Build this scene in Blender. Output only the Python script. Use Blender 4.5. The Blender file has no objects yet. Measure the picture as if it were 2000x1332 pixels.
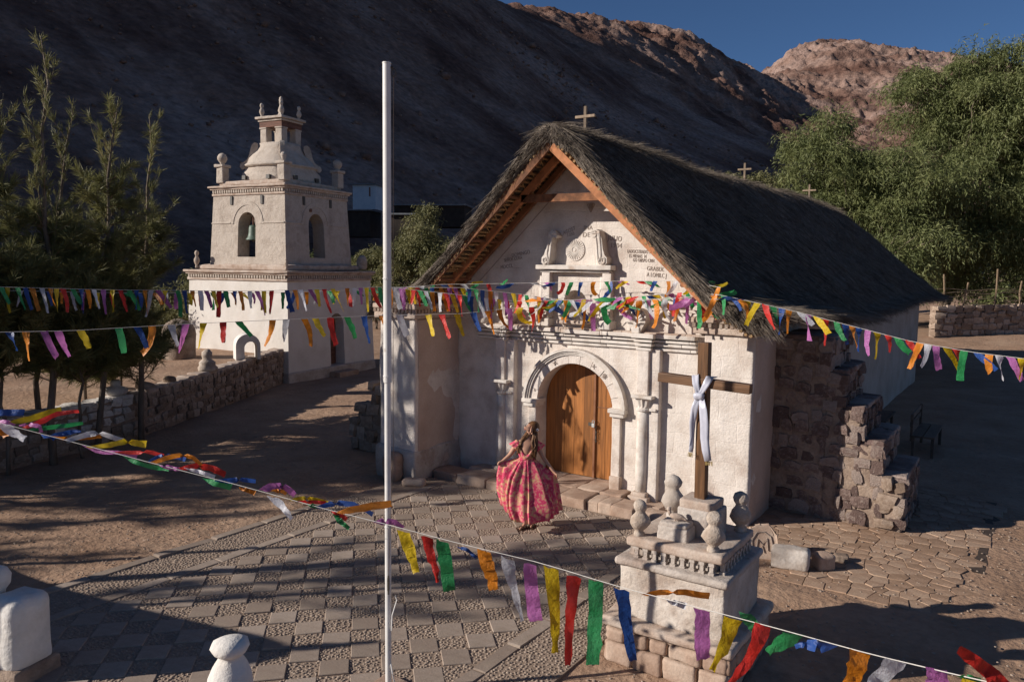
import bpy, math, random
import numpy as np
from mathutils import Vector, Matrix
from mathutils.geometry import tessellate_polygon
random.seed(7); rng = np.random.default_rng(7)
SC = bpy.context.scene
COL = SC.collection
rad = math.radians

# ------------------------------------------------------------------ camera
CF = 1507.2                                   # focal length in pixels of a 2000 px wide picture
_pi, _ya, _ro = rad(5.411), rad(34.143), rad(.711)
CP = np.array([6.641, -12.016, 4.0])
FW = np.array([-math.sin(_ya)*math.cos(_pi), math.cos(_ya)*math.cos(_pi), -math.sin(_pi)])
RT = np.array([math.cos(_ya), math.sin(_ya), 0.0]); UP = np.cross(RT, FW)
RT, UP = RT*math.cos(_ro)+UP*math.sin(_ro), UP*math.cos(_ro)-RT*math.sin(_ro)
cam_d = bpy.data.cameras.new('camera'); cam = bpy.data.objects.new('camera', cam_d); COL.objects.link(cam)
cam_d.sensor_width = 36.0; cam_d.lens = 36.0*CF/2000.0; cam_d.clip_end = 6000; cam_d.clip_start = .1
m = Matrix(((RT[0], UP[0], -FW[0], CP[0]), (RT[1], UP[1], -FW[1], CP[1]), (RT[2], UP[2], -FW[2], CP[2]), (0, 0, 0, 1)))
cam.matrix_world = m
SC.camera = cam

# ------------------------------------------------------------------ light
SUN_EL, LX, LY = 23.0, .7071, .7071          # the light travels towards +x +y
world = bpy.data.worlds.new('World'); SC.world = world; world.use_nodes = True
wn = world.node_tree.nodes; wl = world.node_tree.links
for n in list(wn): wn.remove(n)
sky = wn.new('ShaderNodeTexSky'); sky.sky_type = 'NISHITA'; sky.sun_disc = False
sky.sun_elevation = rad(SUN_EL); sky.sun_rotation = rad(225); sky.altitude = 3000; sky.air_density = 1.0; sky.dust_density = 0; sky.ozone_density = 6.0
bg = wn.new('ShaderNodeBackground'); bg.inputs['Strength'].default_value = .060
wo = wn.new('ShaderNodeOutputWorld'); wl.new(sky.outputs[0], bg.inputs[0]); wl.new(bg.outputs[0], wo.inputs[0])
sun_d = bpy.data.lights.new('sun', 'SUN'); sun = bpy.data.objects.new('sun', sun_d); COL.objects.link(sun)
sun_d.energy = 5.0; sun_d.angle = rad(.53); sun_d.color = (1.0, .93, .85)
_c = math.cos(rad(SUN_EL))
sun.rotation_euler = Vector((LX*_c, LY*_c, -math.sin(rad(SUN_EL)))).to_track_quat('-Z', 'Y').to_euler()
vs = SC.view_settings; vs.view_transform = 'Standard'; vs.look = 'None'; vs.exposure = 0.2; vs.gamma = 1.0; vs.use_curve_mapping = False
SC.render.engine = 'CYCLES'
SC.cycles.max_bounces = 6; SC.cycles.diffuse_bounces = 4; SC.cycles.transparent_max_bounces = 8

# ------------------------------------------------------------------ helpers
def ray(u, v): return FW+RT*(u-1000)/CF-UP*(v-666)/CF
def _pl(u, v, ax, val):
    d = ray(u, v); return CP+d*(val-CP[ax])/d[ax]
def PZ(u, v, z=0.): return _pl(u, v, 2, z)
def PY(u, v, y=0.): return _pl(u, v, 1, y)
def PX(u, v, x=0.): return _pl(u, v, 0, x)
def PD(u, v, d): return CP+ray(u, v)*d
def sstep(x, a, b):
    t = np.clip((np.asarray(x, float)-a)/(b-a), 0, 1); return t*t*(3-2*t)
def _h(ix, iy, iz, s):
    n = (ix*374761393+iy*668265263+iz*2147483647*3+s*974634777) & 0xffffffff
    n = ((n ^ (n >> 13))*1274126177) & 0xffffffff
    n = ((n ^ (n >> 16))*2246822519) & 0xffffffff
    return ((n ^ (n >> 15)) & 0xffff)/32767.5-1.0
def vnoise(p, scale=1., seed=0):
    """value noise in [-1,1] for an (N,3) array"""
    p = np.asarray(p, float)*scale
    i = np.floor(p).astype(np.int64); f = p-i; f = f*f*(3-2*f)
    out = 0
    for dx in (0, 1):
        wx = f[:, 0] if dx else 1-f[:, 0]
        for dy in (0, 1):
            wy = f[:, 1] if dy else 1-f[:, 1]
            for dz in (0, 1):
                wz = f[:, 2] if dz else 1-f[:, 2]
                out = out+wx*wy*wz*_h(i[:, 0]+dx, i[:, 1]+dy, i[:, 2]+dz, seed)
    return out
def fbm(p, scale=1., octs=4, seed=0, gain=.5):
    r = 0; a = 1.
    for k in range(octs):
        r = r+a*vnoise(p, scale*2**k, seed+k*17); a *= gain
    return r

ORG = {}                                      # world origin of every Empty / thing
def org(o):
    return ORG.get(o.name, np.zeros(3))
def tag(o, label=None, cat=None, group=None, kind=None):
    if label: o['label'] = label
    if cat: o['category'] = cat
    if group: o['group'] = group
    if kind: o['kind'] = kind
    return o
def empty(name, loc, rz=0., label=None, cat=None, group=None):
    o = bpy.data.objects.new(name, None); COL.objects.link(o); o.empty_display_size = .2
    o.location = loc; o.rotation_euler = (0, 0, rz); ORG[o.name] = np.array(loc, float)
    return tag(o, label, cat, group)
class MB:
    """collects shapes; build() links them as ONE mesh object"""
    def __init__(s): s.v = []; s.f = []; s.n = 0
    def add(s, v, f):
        v = np.asarray(v, float).reshape(-1, 3); s.v.append(v)
        s.f.extend([tuple(int(i)+s.n for i in q) for q in f]); s.n += len(v); return s
    def box(s, c, d, rz=0., top=1.0):
        """box centred at c (z too), size d; top scales the upper face"""
        x, y, z = d[0]/2, d[1]/2, d[2]/2; t = top
        v = np.array([(-x, -y, -z), (x, -y, -z), (x, y, -z), (-x, y, -z), (-x*t, -y*t, z), (x*t, -y*t, z), (x*t, y*t, z), (-x*t, y*t, z)])
        if rz:
            a, b = math.cos(rz), math.sin(rz); v = np.stack([v[:, 0]*a-v[:, 1]*b, v[:, 0]*b+v[:, 1]*a, v[:, 2]], 1)
        return s.add(v+np.array(c), [(3, 2, 1, 0), (4, 5, 6, 7), (0, 1, 5, 4), (1, 2, 6, 5), (2, 3, 7, 6), (3, 0, 4, 7)])
    def bb(s, x0, x1, y0, y1, z0, z1): return s.box(((x0+x1)/2, (y0+y1)/2, (z0+z1)/2), (x1-x0, y1-y0, z1-z0))
    def bar(s, p, q, w, h=None, up=(0, 0, 1)):
        p = np.array(p, float); q = np.array(q, float); h = h or w
        d = q-p; L = np.linalg.norm(d); d /= L; upv = np.array(up, float)
        a = np.cross(d, upv)
        if np.linalg.norm(a) < 1e-4: a = np.cross(d, [1, 0, 0])
        a /= np.linalg.norm(a); b = np.cross(a, d)
        vs_ = [o+a*i*w/2+b*j*h/2 for o in (p, q) for i, j in ((-1, -1), (1, -1), (1, 1), (-1, 1))]
        return s.add(vs_, [(0, 1, 2, 3), (7, 6, 5, 4), (0, 4, 5, 1), (1, 5, 6, 2), (2, 6, 7, 3), (3, 7, 4, 0)])
    def tube(s, pts, r, seg=6, cap=True):
        pts = np.asarray(pts, float); n = len(pts); r = np.broadcast_to(np.asarray(r, float), (n,))
        t = np.gradient(pts, axis=0); t /= np.linalg.norm(t, axis=1)[:, None]+1e-9
        ref = np.array([0, 0, 1.]) if abs(t[0][2]) < .9 else np.array([1., 0, 0])
        V = []
        for k in range(n):
            a = np.cross(t[k], ref)
            if np.linalg.norm(a) < 1e-3: a = np.cross(t[k], [0, 1., 0])
            a /= np.linalg.norm(a); b = np.cross(t[k], a); ref = np.cross(a, t[k]) if False else ref
            for j in range(seg):
                an = 2*math.pi*j/seg; V.append(pts[k]+r[k]*(a*math.cos(an)+b*math.sin(an)))
        F = [(k*seg+j, k*seg+(j+1) % seg, (k+1)*seg+(j+1) % seg, (k+1)*seg+j) for k in range(n-1) for j in range(seg)]
        if cap: F += [tuple(range(seg))[::-1], tuple((n-1)*seg+j for j in range(seg))]
        return s.add(V, F)
    def lathe(s, prof, c, seg=12, axis='z', sq=None, wob=0.):
        """prof = [(r, h)...] revolved about a vertical axis at c; sq = superellipse exponent for squarish plans"""
        V = []
        for r, h in prof:
            for j in range(seg):
                an = 2*math.pi*(j+.5*(sq is not None))/seg; ca, sa = math.cos(an), math.sin(an)
                k = 1. if sq is None else 1/((abs(ca)**sq+abs(sa)**sq)**(1/sq))
                k *= 1+wob*math.sin(3*an+5*h)
                p = (r*k*ca, r*k*sa, h) if axis == 'z' else (r*k*ca, h, r*k*sa)
                V.append(p)
        n = len(prof)
        F = [(k*seg+j, k*seg+(j+1) % seg, (k+1)*seg+(j+1) % seg, (k+1)*seg+j) for k in range(n-1) for j in range(seg)]
        F += [tuple(range(seg))[::-1], tuple((n-1)*seg+j for j in range(seg))]
        return s.add(np.array(V)+np.array(c), F)
    def prism(s, outer, y0, y1, holes=(), plane='xz'):
        """polygon (with holes) in the xz (or xy) plane extruded from y0 to y1"""
        def p3(a, b, y): return {'xz': (a, y, b), 'xy': (a, b, y), 'yz': (y, a, b)}[plane]
        loops = [list(outer)]+[list(h) for h in holes]
        tri = tessellate_polygon([[Vector((a, b, 0)) for a, b in L] for L in loops])
        flat = [q for L in loops for q in L]; n = len(flat)
        V = [p3(a, b, y0) for a, b in flat]+[p3(a, b, y1) for a, b in flat]
        F = [tuple(t) for t in tri]+[tuple(i+n for i in t[::-1]) for t in tri]
        o = 0
        for L in loops:
            k = len(L)
            F += [(o+i, o+(i+1) % k, n+o+(i+1) % k, n+o+i) for i in range(k)]; o += k
        return s.add(V, F)
    def rbox(s, c, d, r=.02, n=2, amp=.0, seed=0, rz=0., fs=3.):
        """box with rounded edges and noise-worn faces"""
        d = np.array(d, float)/2; r = min(r, d.min()*.9)
        def grid(h): return np.concatenate([[-h, -h+r*.5, -h+r], np.linspace(-h+r, h-r, n+2)[1:-1], [h-r, h-r*.5, h]])
        V = []; F = []
        for ax in range(3):
            b, e = (ax+1) % 3, (ax+2) % 3; gb, ge = grid(d[b]), grid(d[e])
            for sg in (-1, 1):
                o = len(V)
                for i in gb:
                    for j in ge:
                        p = [0, 0, 0]; p[ax] = sg*d[ax]; p[b] = i; p[e] = j; V.append(p)
                nj = len(ge)
                for i in range(len(gb)-1):
                    for j in range(nj-1):
                        q = (o+i*nj+j, o+(i+1)*nj+j, o+(i+1)*nj+j+1, o+i*nj+j+1); F.append(q if sg > 0 else q[::-1])
        V = np.array(V); inn = np.clip(V, -(d-r), d-r); df = V-inn; L = np.linalg.norm(df, axis=1)[:, None]+1e-9
        nrm = df/L; V = inn+nrm*r
        key = np.round(V, 5); uq, inv = np.unique(key, axis=0, return_inverse=True); inv = inv.ravel()
        N = np.zeros_like(uq); np.add.at(N, inv, nrm); N /= np.linalg.norm(N, axis=1)[:, None]+1e-9
        V = uq
        if amp: V = V+N*(amp*fbm(V+np.array(c), fs, 3, seed))[:, None]
        if rz:
            a, b = math.cos(rz), math.sin(rz); V = np.stack([V[:, 0]*a-V[:, 1]*b, V[:, 0]*b+V[:, 1]*a, V[:, 2]], 1)
        F2 = []
        for q in F:
            q = tuple(inv[i] for i in q); t = []
            for i in q:
                if i not in t: t.append(i)
            if len(t) > 2: F2.append(tuple(t))
        return s.add(V+np.array(c), F2)
    def build(s, name, mat, parent=None, smooth=False, label=None, local=False, sharp=None):
        me = bpy.data.meshes.new(name); V = np.concatenate(s.v)
        if parent is not None and not local: V = V-org(parent)
        me.from_pydata(V.tolist(), [], s.f); me.update()
        return link(name, me, mat, parent, smooth, label, sharp)
def link(name, me, mat, parent=None, smooth=False, label=None, sharp=None):
    if mat is not None and not len(me.materials): me.materials.append(mat)
    if smooth or sharp: me.shade_smooth()
    if sharp: me.set_sharp_from_angle(angle=rad(sharp))
    o = bpy.data.objects.new(name, me); COL.objects.link(o)
    if parent is not None:
        o.parent = parent; ORG[o.name] = org(parent)
    if label: o['label'] = label
    return o
def fast_mesh(name, V, faces_flat, nper):
    """mesh from numpy: V (N,3), faces (M,nper)"""
    me = bpy.data.meshes.new(name); V = np.ascontiguousarray(V, np.float32); F = np.ascontiguousarray(faces_flat, np.int32)
    me.vertices.add(len(V)); me.vertices.foreach_set('co', V.ravel())
    M = len(F); me.loops.add(M*nper); me.loops.foreach_set('vertex_index', F.ravel())
    me.polygons.add(M); me.polygons.foreach_set('loop_start', np.arange(0, M*nper, nper, dtype=np.int32))
    me.polygons.foreach_set('loop_total', np.full(M, nper, np.int32))
    me.update(calc_edges=True); me.validate(); return me
def inst(name, me, loc, scale=(1, 1, 1), rot=(0, 0, 0), parent=None):
    o = bpy.data.objects.new(name, me); COL.objects.link(o)
    l = np.array(loc, float)
    if parent is not None: o.parent = parent; l = l-org(parent)
    o.location = l; o.scale = scale; o.rotation_euler = rot
    return o
def arc(cx, cz, r, a0, a1, n): return [(cx+r*math.cos(rad(a0+(a1-a0)*i/n)), cz+r*math.sin(rad(a0+(a1-a0)*i/n))) for i in range(n+1)]

# ------------------------------------------------------------------ materials
def mat(name, cols, scale=3., detail=8., rough=.9, bump=.0, bscale=30., bdist=.02, stretch=(1, 1, 1), fine=0., spots=None, rand=0., spec=.25, lump=0., lumpscale=2., trans=0., coords='Object', masonry=None):
    """noise-mixed principled material. cols = 2-4 linear colours. spots=(colour, scale, lo, hi, amount)"""
    m = bpy.data.materials.new(name); m.use_nodes = True; nt = m.node_tree; N = nt.nodes; L = nt.links
    p = N['Principled BSDF']; p.inputs['Roughness'].default_value = rough
    p.inputs['Specular IOR Level'].default_value = spec
    tc = N.new('ShaderNodeTexCoord'); mp = N.new('ShaderNodeMapping'); mp.inputs['Scale'].default_value = stretch
    L.new(tc.outputs[coords], mp.inputs[0]); vec = mp.outputs[0]
    def noise(sc, det=detail, ro=.6, v=None):
        n = N.new('ShaderNodeTexNoise'); n.inputs['Scale'].default_value = sc; n.inputs['Detail'].default_value = det; n.inputs['Roughness'].default_value = ro
        L.new(v or vec, n.inputs['Vector']); return n.outputs['Fac']
    rp = N.new('ShaderNodeValToRGB'); el = rp.color_ramp.elements
    lo, hi = .3, .7
    for i, c in enumerate(cols):
        pos = lo+(hi-lo)*i/(len(cols)-1)
        e = el[i] if i < 2 else el.new(pos)
        e.position = pos; e.color = (*c, 1)
    fac = noise(scale)
    if rand:
        oi = N.new('ShaderNodeObjectInfo'); mm = N.new('ShaderNodeMath'); mm.operation = 'MULTIPLY_ADD'; mm.inputs[1].default_value = rand; mm.inputs[2].default_value = -rand/2
        L.new(oi.outputs['Random'], mm.inputs[0]); ad = N.new('ShaderNodeMath'); ad.operation = 'ADD'; L.new(fac, ad.inputs[0]); L.new(mm.outputs[0], ad.inputs[1]); fac = ad.outputs[0]
    L.new(fac, rp.inputs[0]); col = rp.outputs[0]
    if spots:
        items = spots if isinstance(spots, list) else [spots]
        for (c, sc, a, b, amt) in items:
            r2 = N.new('ShaderNodeMapRange'); r2.inputs[1].default_value = a; r2.inputs[2].default_value = b; r2.inputs[4].default_value = amt
            L.new(noise(sc, 6), r2.inputs[0]); mx = N.new('ShaderNodeMix'); mx.data_type = 'RGBA'
            L.new(r2.outputs[0], mx.inputs[0]); L.new(col, mx.inputs[6]); mx.inputs[7].default_value = (*c, 1); col = mx.outputs[2]
    if fine:
        r3 = N.new('ShaderNodeMapRange'); r3.inputs[1].default_value = .25; r3.inputs[2].default_value = .75; r3.inputs[3].default_value = 1-fine; r3.inputs[4].default_value = 1+fine
        L.new(noise(bscale*1.3, 5), r3.inputs[0]); vm = N.new('ShaderNodeVectorMath'); vm.operation = 'SCALE'; L.new(col, vm.inputs[0]); L.new(r3.outputs[0], vm.inputs['Scale']); col = vm.outputs[0]
    L.new(col, p.inputs['Base Color'])
    if bump or lump:
        prev = None
        if masonry:                            # uneven ashlar joints under the limewash
            sp = N.new('ShaderNodeSeparateXYZ'); L.new(vec, sp.inputs[0]); ad = N.new('ShaderNodeMath'); ad.operation = 'ADD'; L.new(sp.outputs[0], ad.inputs[0]); L.new(sp.outputs[1], ad.inputs[1])
            cb = N.new('ShaderNodeCombineXYZ'); L.new(ad.outputs[0], cb.inputs[0]); L.new(sp.outputs[2], cb.inputs[1])
            nz = N.new('ShaderNodeTexNoise'); nz.inputs['Scale'].default_value = 2.5; L.new(vec, nz.inputs[0]); va = N.new('ShaderNodeVectorMath'); va.operation = 'MULTIPLY_ADD'; va.inputs[1].default_value = (.14, .14, .14); L.new(nz.outputs['Color'], va.inputs[0]); L.new(cb.outputs[0], va.inputs[2])
            bk = N.new('ShaderNodeTexBrick'); bk.inputs['Scale'].default_value = 1.; bk.inputs['Mortar Size'].default_value = .016; bk.inputs['Mortar Smooth'].default_value = .9; bk.inputs['Brick Width'].default_value = masonry[0]; bk.inputs['Row Height'].default_value = masonry[1]; bk.inputs['Color1'].default_value = (1, 1, 1, 1); bk.inputs['Color2'].default_value = (.75, .75, .75, 1); bk.inputs['Mortar'].default_value = (.25, .25, .25, 1); L.new(va.outputs[0], bk.inputs['Vector'])
            b = N.new('ShaderNodeBump'); b.inputs['Strength'].default_value = .26; b.inputs['Distance'].default_value = .02; L.new(bk.outputs['Color'], b.inputs['Height']); prev = b.outputs[0]
        for st, sc, ds in ((lump, lumpscale, .08), (bump, bscale, bdist)):
            if not st: continue
            b = N.new('ShaderNodeBump'); b.inputs['Strength'].default_value = st; b.inputs['Distance'].default_value = ds
            L.new(noise(sc, 6), b.inputs['Height'])
            if prev: L.new(prev, b.inputs['Normal'])
            prev = b.outputs[0]
        L.new(prev, p.inputs['Normal'])
    if trans:
        tr = N.new('ShaderNodeBsdfTranslucent'); L.new(col, tr.inputs[0]); ms = N.new('ShaderNodeMixShader'); ms.inputs[0].default_value = trans
        L.new(p.outputs[0], ms.inputs[1]); L.new(tr.outputs[0], ms.inputs[2]); L.new(ms.outputs[0], N['Material Output'].inputs[0])
    return m
M = {}
# whitewashed stone, adobe and stones
M['lime'] = mat('whitewash', [(.50, .42, .36), (.66, .585, .52), (.74, .67, .605)], 2.2, bump=.5, bscale=38, bdist=.012, fine=.08, lump=.4, lumpscale=3.,
                spots=[((.40, .30, .22), 1.3, .58, .74, .5), ((.33, .25, .19), 9., .66, .76, .6)])
M['lime_b'] = mat('whitewash_ashlar', [(.47, .385, .325), (.63, .56, .495), (.72, .65, .585)], 2.2, bump=.55, bscale=30, bdist=.014, fine=.11, lump=.42, lumpscale=2.2, masonry=(.62, .34),
                  spots=[((.42, .31, .23), .9, .57, .72, .55), ((.30, .22, .17), 11., .66, .75, .6)])
M['lime_dull'] = mat('worn_whitewash', [(.34, .28, .23), (.47, .41, .36), (.57, .52, .47)], 1.6, bump=.6, bscale=26, bdist=.015, fine=.1, lump=.5, lumpscale=3.,
                     spots=[((.30, .21, .16), 1.7, .5, .66, .75), ((.20, .15, .12), 6., .6, .7, .6)])
M['carved'] = mat('carved_stone', [(.48, .42, .36), (.62, .56, .50), (.70, .65, .59)], 5., bump=.5, bscale=45, bdist=.008, fine=.08, spots=((.40, .28, .20), 4., .56, .7, .6))
M['ledge'] = mat('weathered_ledge_stone', [(.34, .24, .18), (.46, .36, .29), (.54, .46, .39)], 5., bump=.6, bscale=35, bdist=.012, fine=.12)
M['tufa'] = mat('tower_stone', [(.37, .305, .25), (.48, .41, .345), (.57, .505, .435)], 2.2, bump=.7, bscale=18, bdist=.025, fine=.12, lump=.4, lumpscale=4., masonry=(.7, .40), spots=[((.28, .21, .16), 2.2, .55, .7, .6)])
M['render'] = mat('lime_render', [(.60, .55, .49), (.68, .63, .57), (.74, .70, .65)], 1.4, bump=.3, bscale=26, bdist=.01, fine=.04, lump=.25, lumpscale=2.5, spots=[((.48, .36, .27), .7, .6, .75, .5)])
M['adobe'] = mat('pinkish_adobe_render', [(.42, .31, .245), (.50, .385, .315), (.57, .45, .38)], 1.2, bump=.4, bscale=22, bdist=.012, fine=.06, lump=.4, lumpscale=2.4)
M['mortar'] = mat('mud_mortar', [(.21, .145, .11), (.28, .205, .155), (.36, .275, .215)], 5., bump=.8, bscale=22, bdist=.03, fine=.15)
M['stone'] = mat('field_stone', [(.20, .145, .11), (.31, .235, .18), (.42, .335, .27)], 3., bump=.7, bscale=16, bdist=.03, fine=.15, rand=.5)
M['stone_lit'] = mat('sunlit_field_stone', [(.22, .155, .112), (.33, .245, .185), (.43, .335, .265)], 3., bump=.7, bscale=16, bdist=.03, fine=.15, rand=.5)  # copy of the field stone with sunlight painted in as a lighter tone
M['stone_red'] = mat('purple_volcanic_stone', [(.15, .10, .085), (.235, .165, .14), (.34, .265, .225)], 3., bump=.9, bscale=13, bdist=.04, fine=.2, rand=.6, spots=((.40, .33, .28), 5., .58, .7, .7))
M['stone_white'] = mat('limewashed_stone', [(.40, .34, .29), (.56, .51, .46), (.66, .62, .58)], 4., bump=.6, bscale=16, bdist=.02, fine=.1, rand=.3)
M['pinkstone'] = mat('step_stone', [(.30, .20, .145), (.40, .285, .215), (.48, .37, .29)], 4., bump=.6, bscale=30, bdist=.012, fine=.12, rand=.3)
M['slab'] = mat('paving_slab', [(.27, .207, .163), (.325, .255, .203), (.38, .305, .247)], 5., bump=.45, bscale=40, bdist=.007, fine=.14, rand=.45, rough=.8, spots=[((.20, .15, .115), 3.5, .50, .68, .7), ((.40, .32, .25), 1.3, .52, .7, .6)])
M['pebble'] = mat('river_pebble', [(.23, .172, .13), (.31, .237, .183), (.41, .325, .255)], 17., bump=.2, bscale=60, bdist=.004, fine=.1, rough=.8)
M['bed'] = mat('pebble_bedding', [(.26, .19, .14), (.33, .245, .185)], 8., bump=.8, bscale=40, bdist=.01, fine=.2)
M['dirt'] = mat('packed_dirt', [(.275, .168, .106), (.35, .222, .146), (.42, .284, .194)], .7, bump=.75, bscale=9, bdist=.05, fine=.16, lump=.5, lumpscale=1.6,
                spots=[((.20, .14, .10), 2.6, .56, .7, .6), ((.44, .36, .29), 14., .66, .72, .7)])
M['flag'] = mat('flagstone', [(.27, .172, .112), (.345, .225, .152), (.41, .285, .198)], 4., bump=.5, bscale=25, bdist=.012, fine=.15, rand=.4)
M['soot'] = mat('dark_damp_earth', [(.05, .036, .028), (.10, .072, .054)], 6., bump=.5, bscale=20, rough=.7)
def wood(name, c, st, ring=9., rough=.6, amp=.35, bump=.35):
    return mat(name, [tuple(x*(1-amp) for x in c), c, tuple(min(1, x*(1+amp)) for x in c)], ring, stretch=st, bump=bump, bscale=16, bdist=.01, rough=rough, fine=.2, rand=.35, spec=.4)
M['door'] = wood('varnished_door_wood', (.30, .112, .026), (1.6, 1.6, .12), 14, .5)
M['beam'] = wood('reddish_roof_timber', (.30, .12, .05), (.5, .5, .5), 9, .8, .6, .6)
M['purlin'] = wood('brown_purlin_wood', (.20, .085, .04), (.5, .5, .5), 9, .8)
M['crosswood'] = wood('dark_stained_cross_wood', (.15, .07, .028), (2.5, 2.5, .2), 12, .5)
M['crosswood_h'] = wood('dark_stained_cross_arm_wood', (.13, .065, .03), (.2, 2.5, 2.5), 12, .5)
M['greywood'] = wood('weathered_cross_wood', (.26, .19, .13), (1, 1, .3), 9, .8)
M['lintel'] = wood('red_lintel_timber', (.16, .075, .05), (.4, .4, 2), 7, .8)
M['benchwood'] = wood('dark_bench_wood', (.11, .075, .055), (1, .3, 1), 9, .6)
M['reed'] = mat('reed_mat', [(.20, .11, .05), (.33, .20, .095), (.46, .31, .16)], 14., stretch=(.3, 1.5, 3), bump=.8, bscale=25, bdist=.02, fine=.3)
M['thatch'] = mat('thatch', [(.075, .06, .047), (.14, .112, .088), (.22, .18, .145)], 5., stretch=(1, 1, 1), bump=.9, bscale=26, bdist=.05, fine=.25)
M['straw'] = mat('thatch_straw', [(.08, .065, .052), (.165, .133, .105), (.30, .248, .195)], 9., spots=[((.27, .22, .17), .9, .50, .66, .55), ((.045, .037, .03), 1.7, .52, .66, .6)], fine=.4, bscale=30, rough=.8)
M['metalwhite'] = mat('white_painted_steel', [(.62, .60, .57), (.74, .72, .69)], 3., rough=.45, spec=.5, fine=.04, spots=[((.30, .20, .12), 9., .62, .72, .7), ((.50, .47, .44), 2.2, .5, .66, .6)])
M['iron'] = mat('dark_iron', [(.04, .035, .03), (.09, .075, .06)], 14., rough=.5, spec=.5)
M['steel'] = mat('bright_lock_steel', [(.4, .4, .38), (.6, .6, .58)], 14., rough=.35, spec=.6)
M['bronze'] = mat('green_bronze', [(.05, .085, .065), (.09, .14, .105), (.14, .19, .14)], 9., rough=.55, bump=.2, bscale=30, spec=.5)
M['white_post'] = mat('limewashed_post', [(.56, .52, .47), (.68, .64, .59), (.75, .72, .68)], 3., bump=.45, bscale=24, bdist=.012, fine=.05, lump=.4, lumpscale=4., spots=[((.12, .09, .07), 16., .7, .74, .9)])
M['finial'] = mat('weathered_finial_stone', [(.33, .25, .19), (.45, .37, .30), (.56, .49, .42)], 7., bump=.8, bscale=26, bdist=.02, fine=.14)
M['bark'] = mat('grey_brown_bark', [(.10, .075, .055), (.17, .13, .10), (.24, .19, .15)], 6., stretch=(1, 1, .3), bump=.9, bscale=16, bdist=.03, fine=.2)
M['twig'] = mat('tan_twig', [(.17, .12, .075), (.28, .20, .13)], 9., fine=.2)
def leaf(name, cs, tr=.3): return mat(name, cs, .9, detail=3, rough=.6, fine=.35, bscale=3.0, trans=tr, spec=.3)
M['needle'] = leaf('casuarina_needles', [(.11, .112, .042), (.20, .195, .075), (.32, .285, .12)])
M['pepper'] = leaf('pepper_tree_leaves', [(.085, .103, .036), (.150, .170, .062), (.25, .258, .108)])
M['shrubleaf'] = leaf('olive_leaves', [(.090, .092, .036), (.165, .160, .068), (.25, .23, .11)])
M['text'] = mat('shade_toned_lettering', [(.27, .215, .178), (.37, .305, .26)], 12., fine=.1)  # darker brown with the shade of the cut letters painted in
# ------------------------------------------------------------------ ground and hills
def gz(x, y):
    """height of the valley floor"""
    x = np.asarray(x, float); y = np.asarray(y, float)
    return .9*sstep(y, 20, 36)*sstep(x, -8, 2)
def wall_x(y):                                # foot line of the retaining wall west of the path
    return np.interp(y, [-40, -14, -5.5, -2.15, .8, 5.5], [-8.3, -8.9, -9.6, -10.43, -11.94, -14.6])
def grid_lines(a): return np.unique(np.concatenate(a))
gx = grid_lines([np.linspace(-420, -40, 24), np.linspace(-40, -14, 40), np.linspace(-14, 9, 150), np.linspace(9, 30, 40), np.linspace(30, 420, 24)])
gy = grid_lines([np.linspace(-420, -30, 24), np.linspace(-30, -11, 30), np.linspace(-11, 6, 130), np.linspace(6, 45, 70), np.linspace(45, 620, 30)])
X, Y = np.meshgrid(gx, gy, indexing='ij'); P = np.stack([X.ravel(), Y.ravel(), np.zeros(X.size)], 1)
inpl = sstep(P[:, 0], -3.5, -3.1)*(1-sstep(P[:, 0], 2.72, 3.06))*(1-sstep(P[:, 1], -.6, .4))
Zg = gz(P[:, 0], P[:, 1])+(1-inpl)*(.030*fbm(P, .55, 3, 3)+.012*fbm(P, 3.1, 2, 9))-inpl*.03-.012
apr = sstep(P[:, 0], 3.0, 3.3)*(1-sstep(P[:, 0], 6.6, 7.2))*sstep(P[:, 1], -2.4, -1.9)*(1-sstep(P[:, 1], 4.2, 5.2)); Zg = Zg*(1-apr)-.012*apr
P[:, 2] = Zg
nx, ny = len(gx), len(gy)
I = np.arange(nx*ny).reshape(nx, ny); Q = np.stack([I[:-1, :-1], I[1:, :-1], I[1:, 1:], I[:-1, 1:]], -1).reshape(-1, 4)
tag(link('ground', fast_mesh('ground', P, Q, 4), M['dirt'], smooth=True), 'trodden brown earth of the churchyard and the path beside it', kind='structure')

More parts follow.
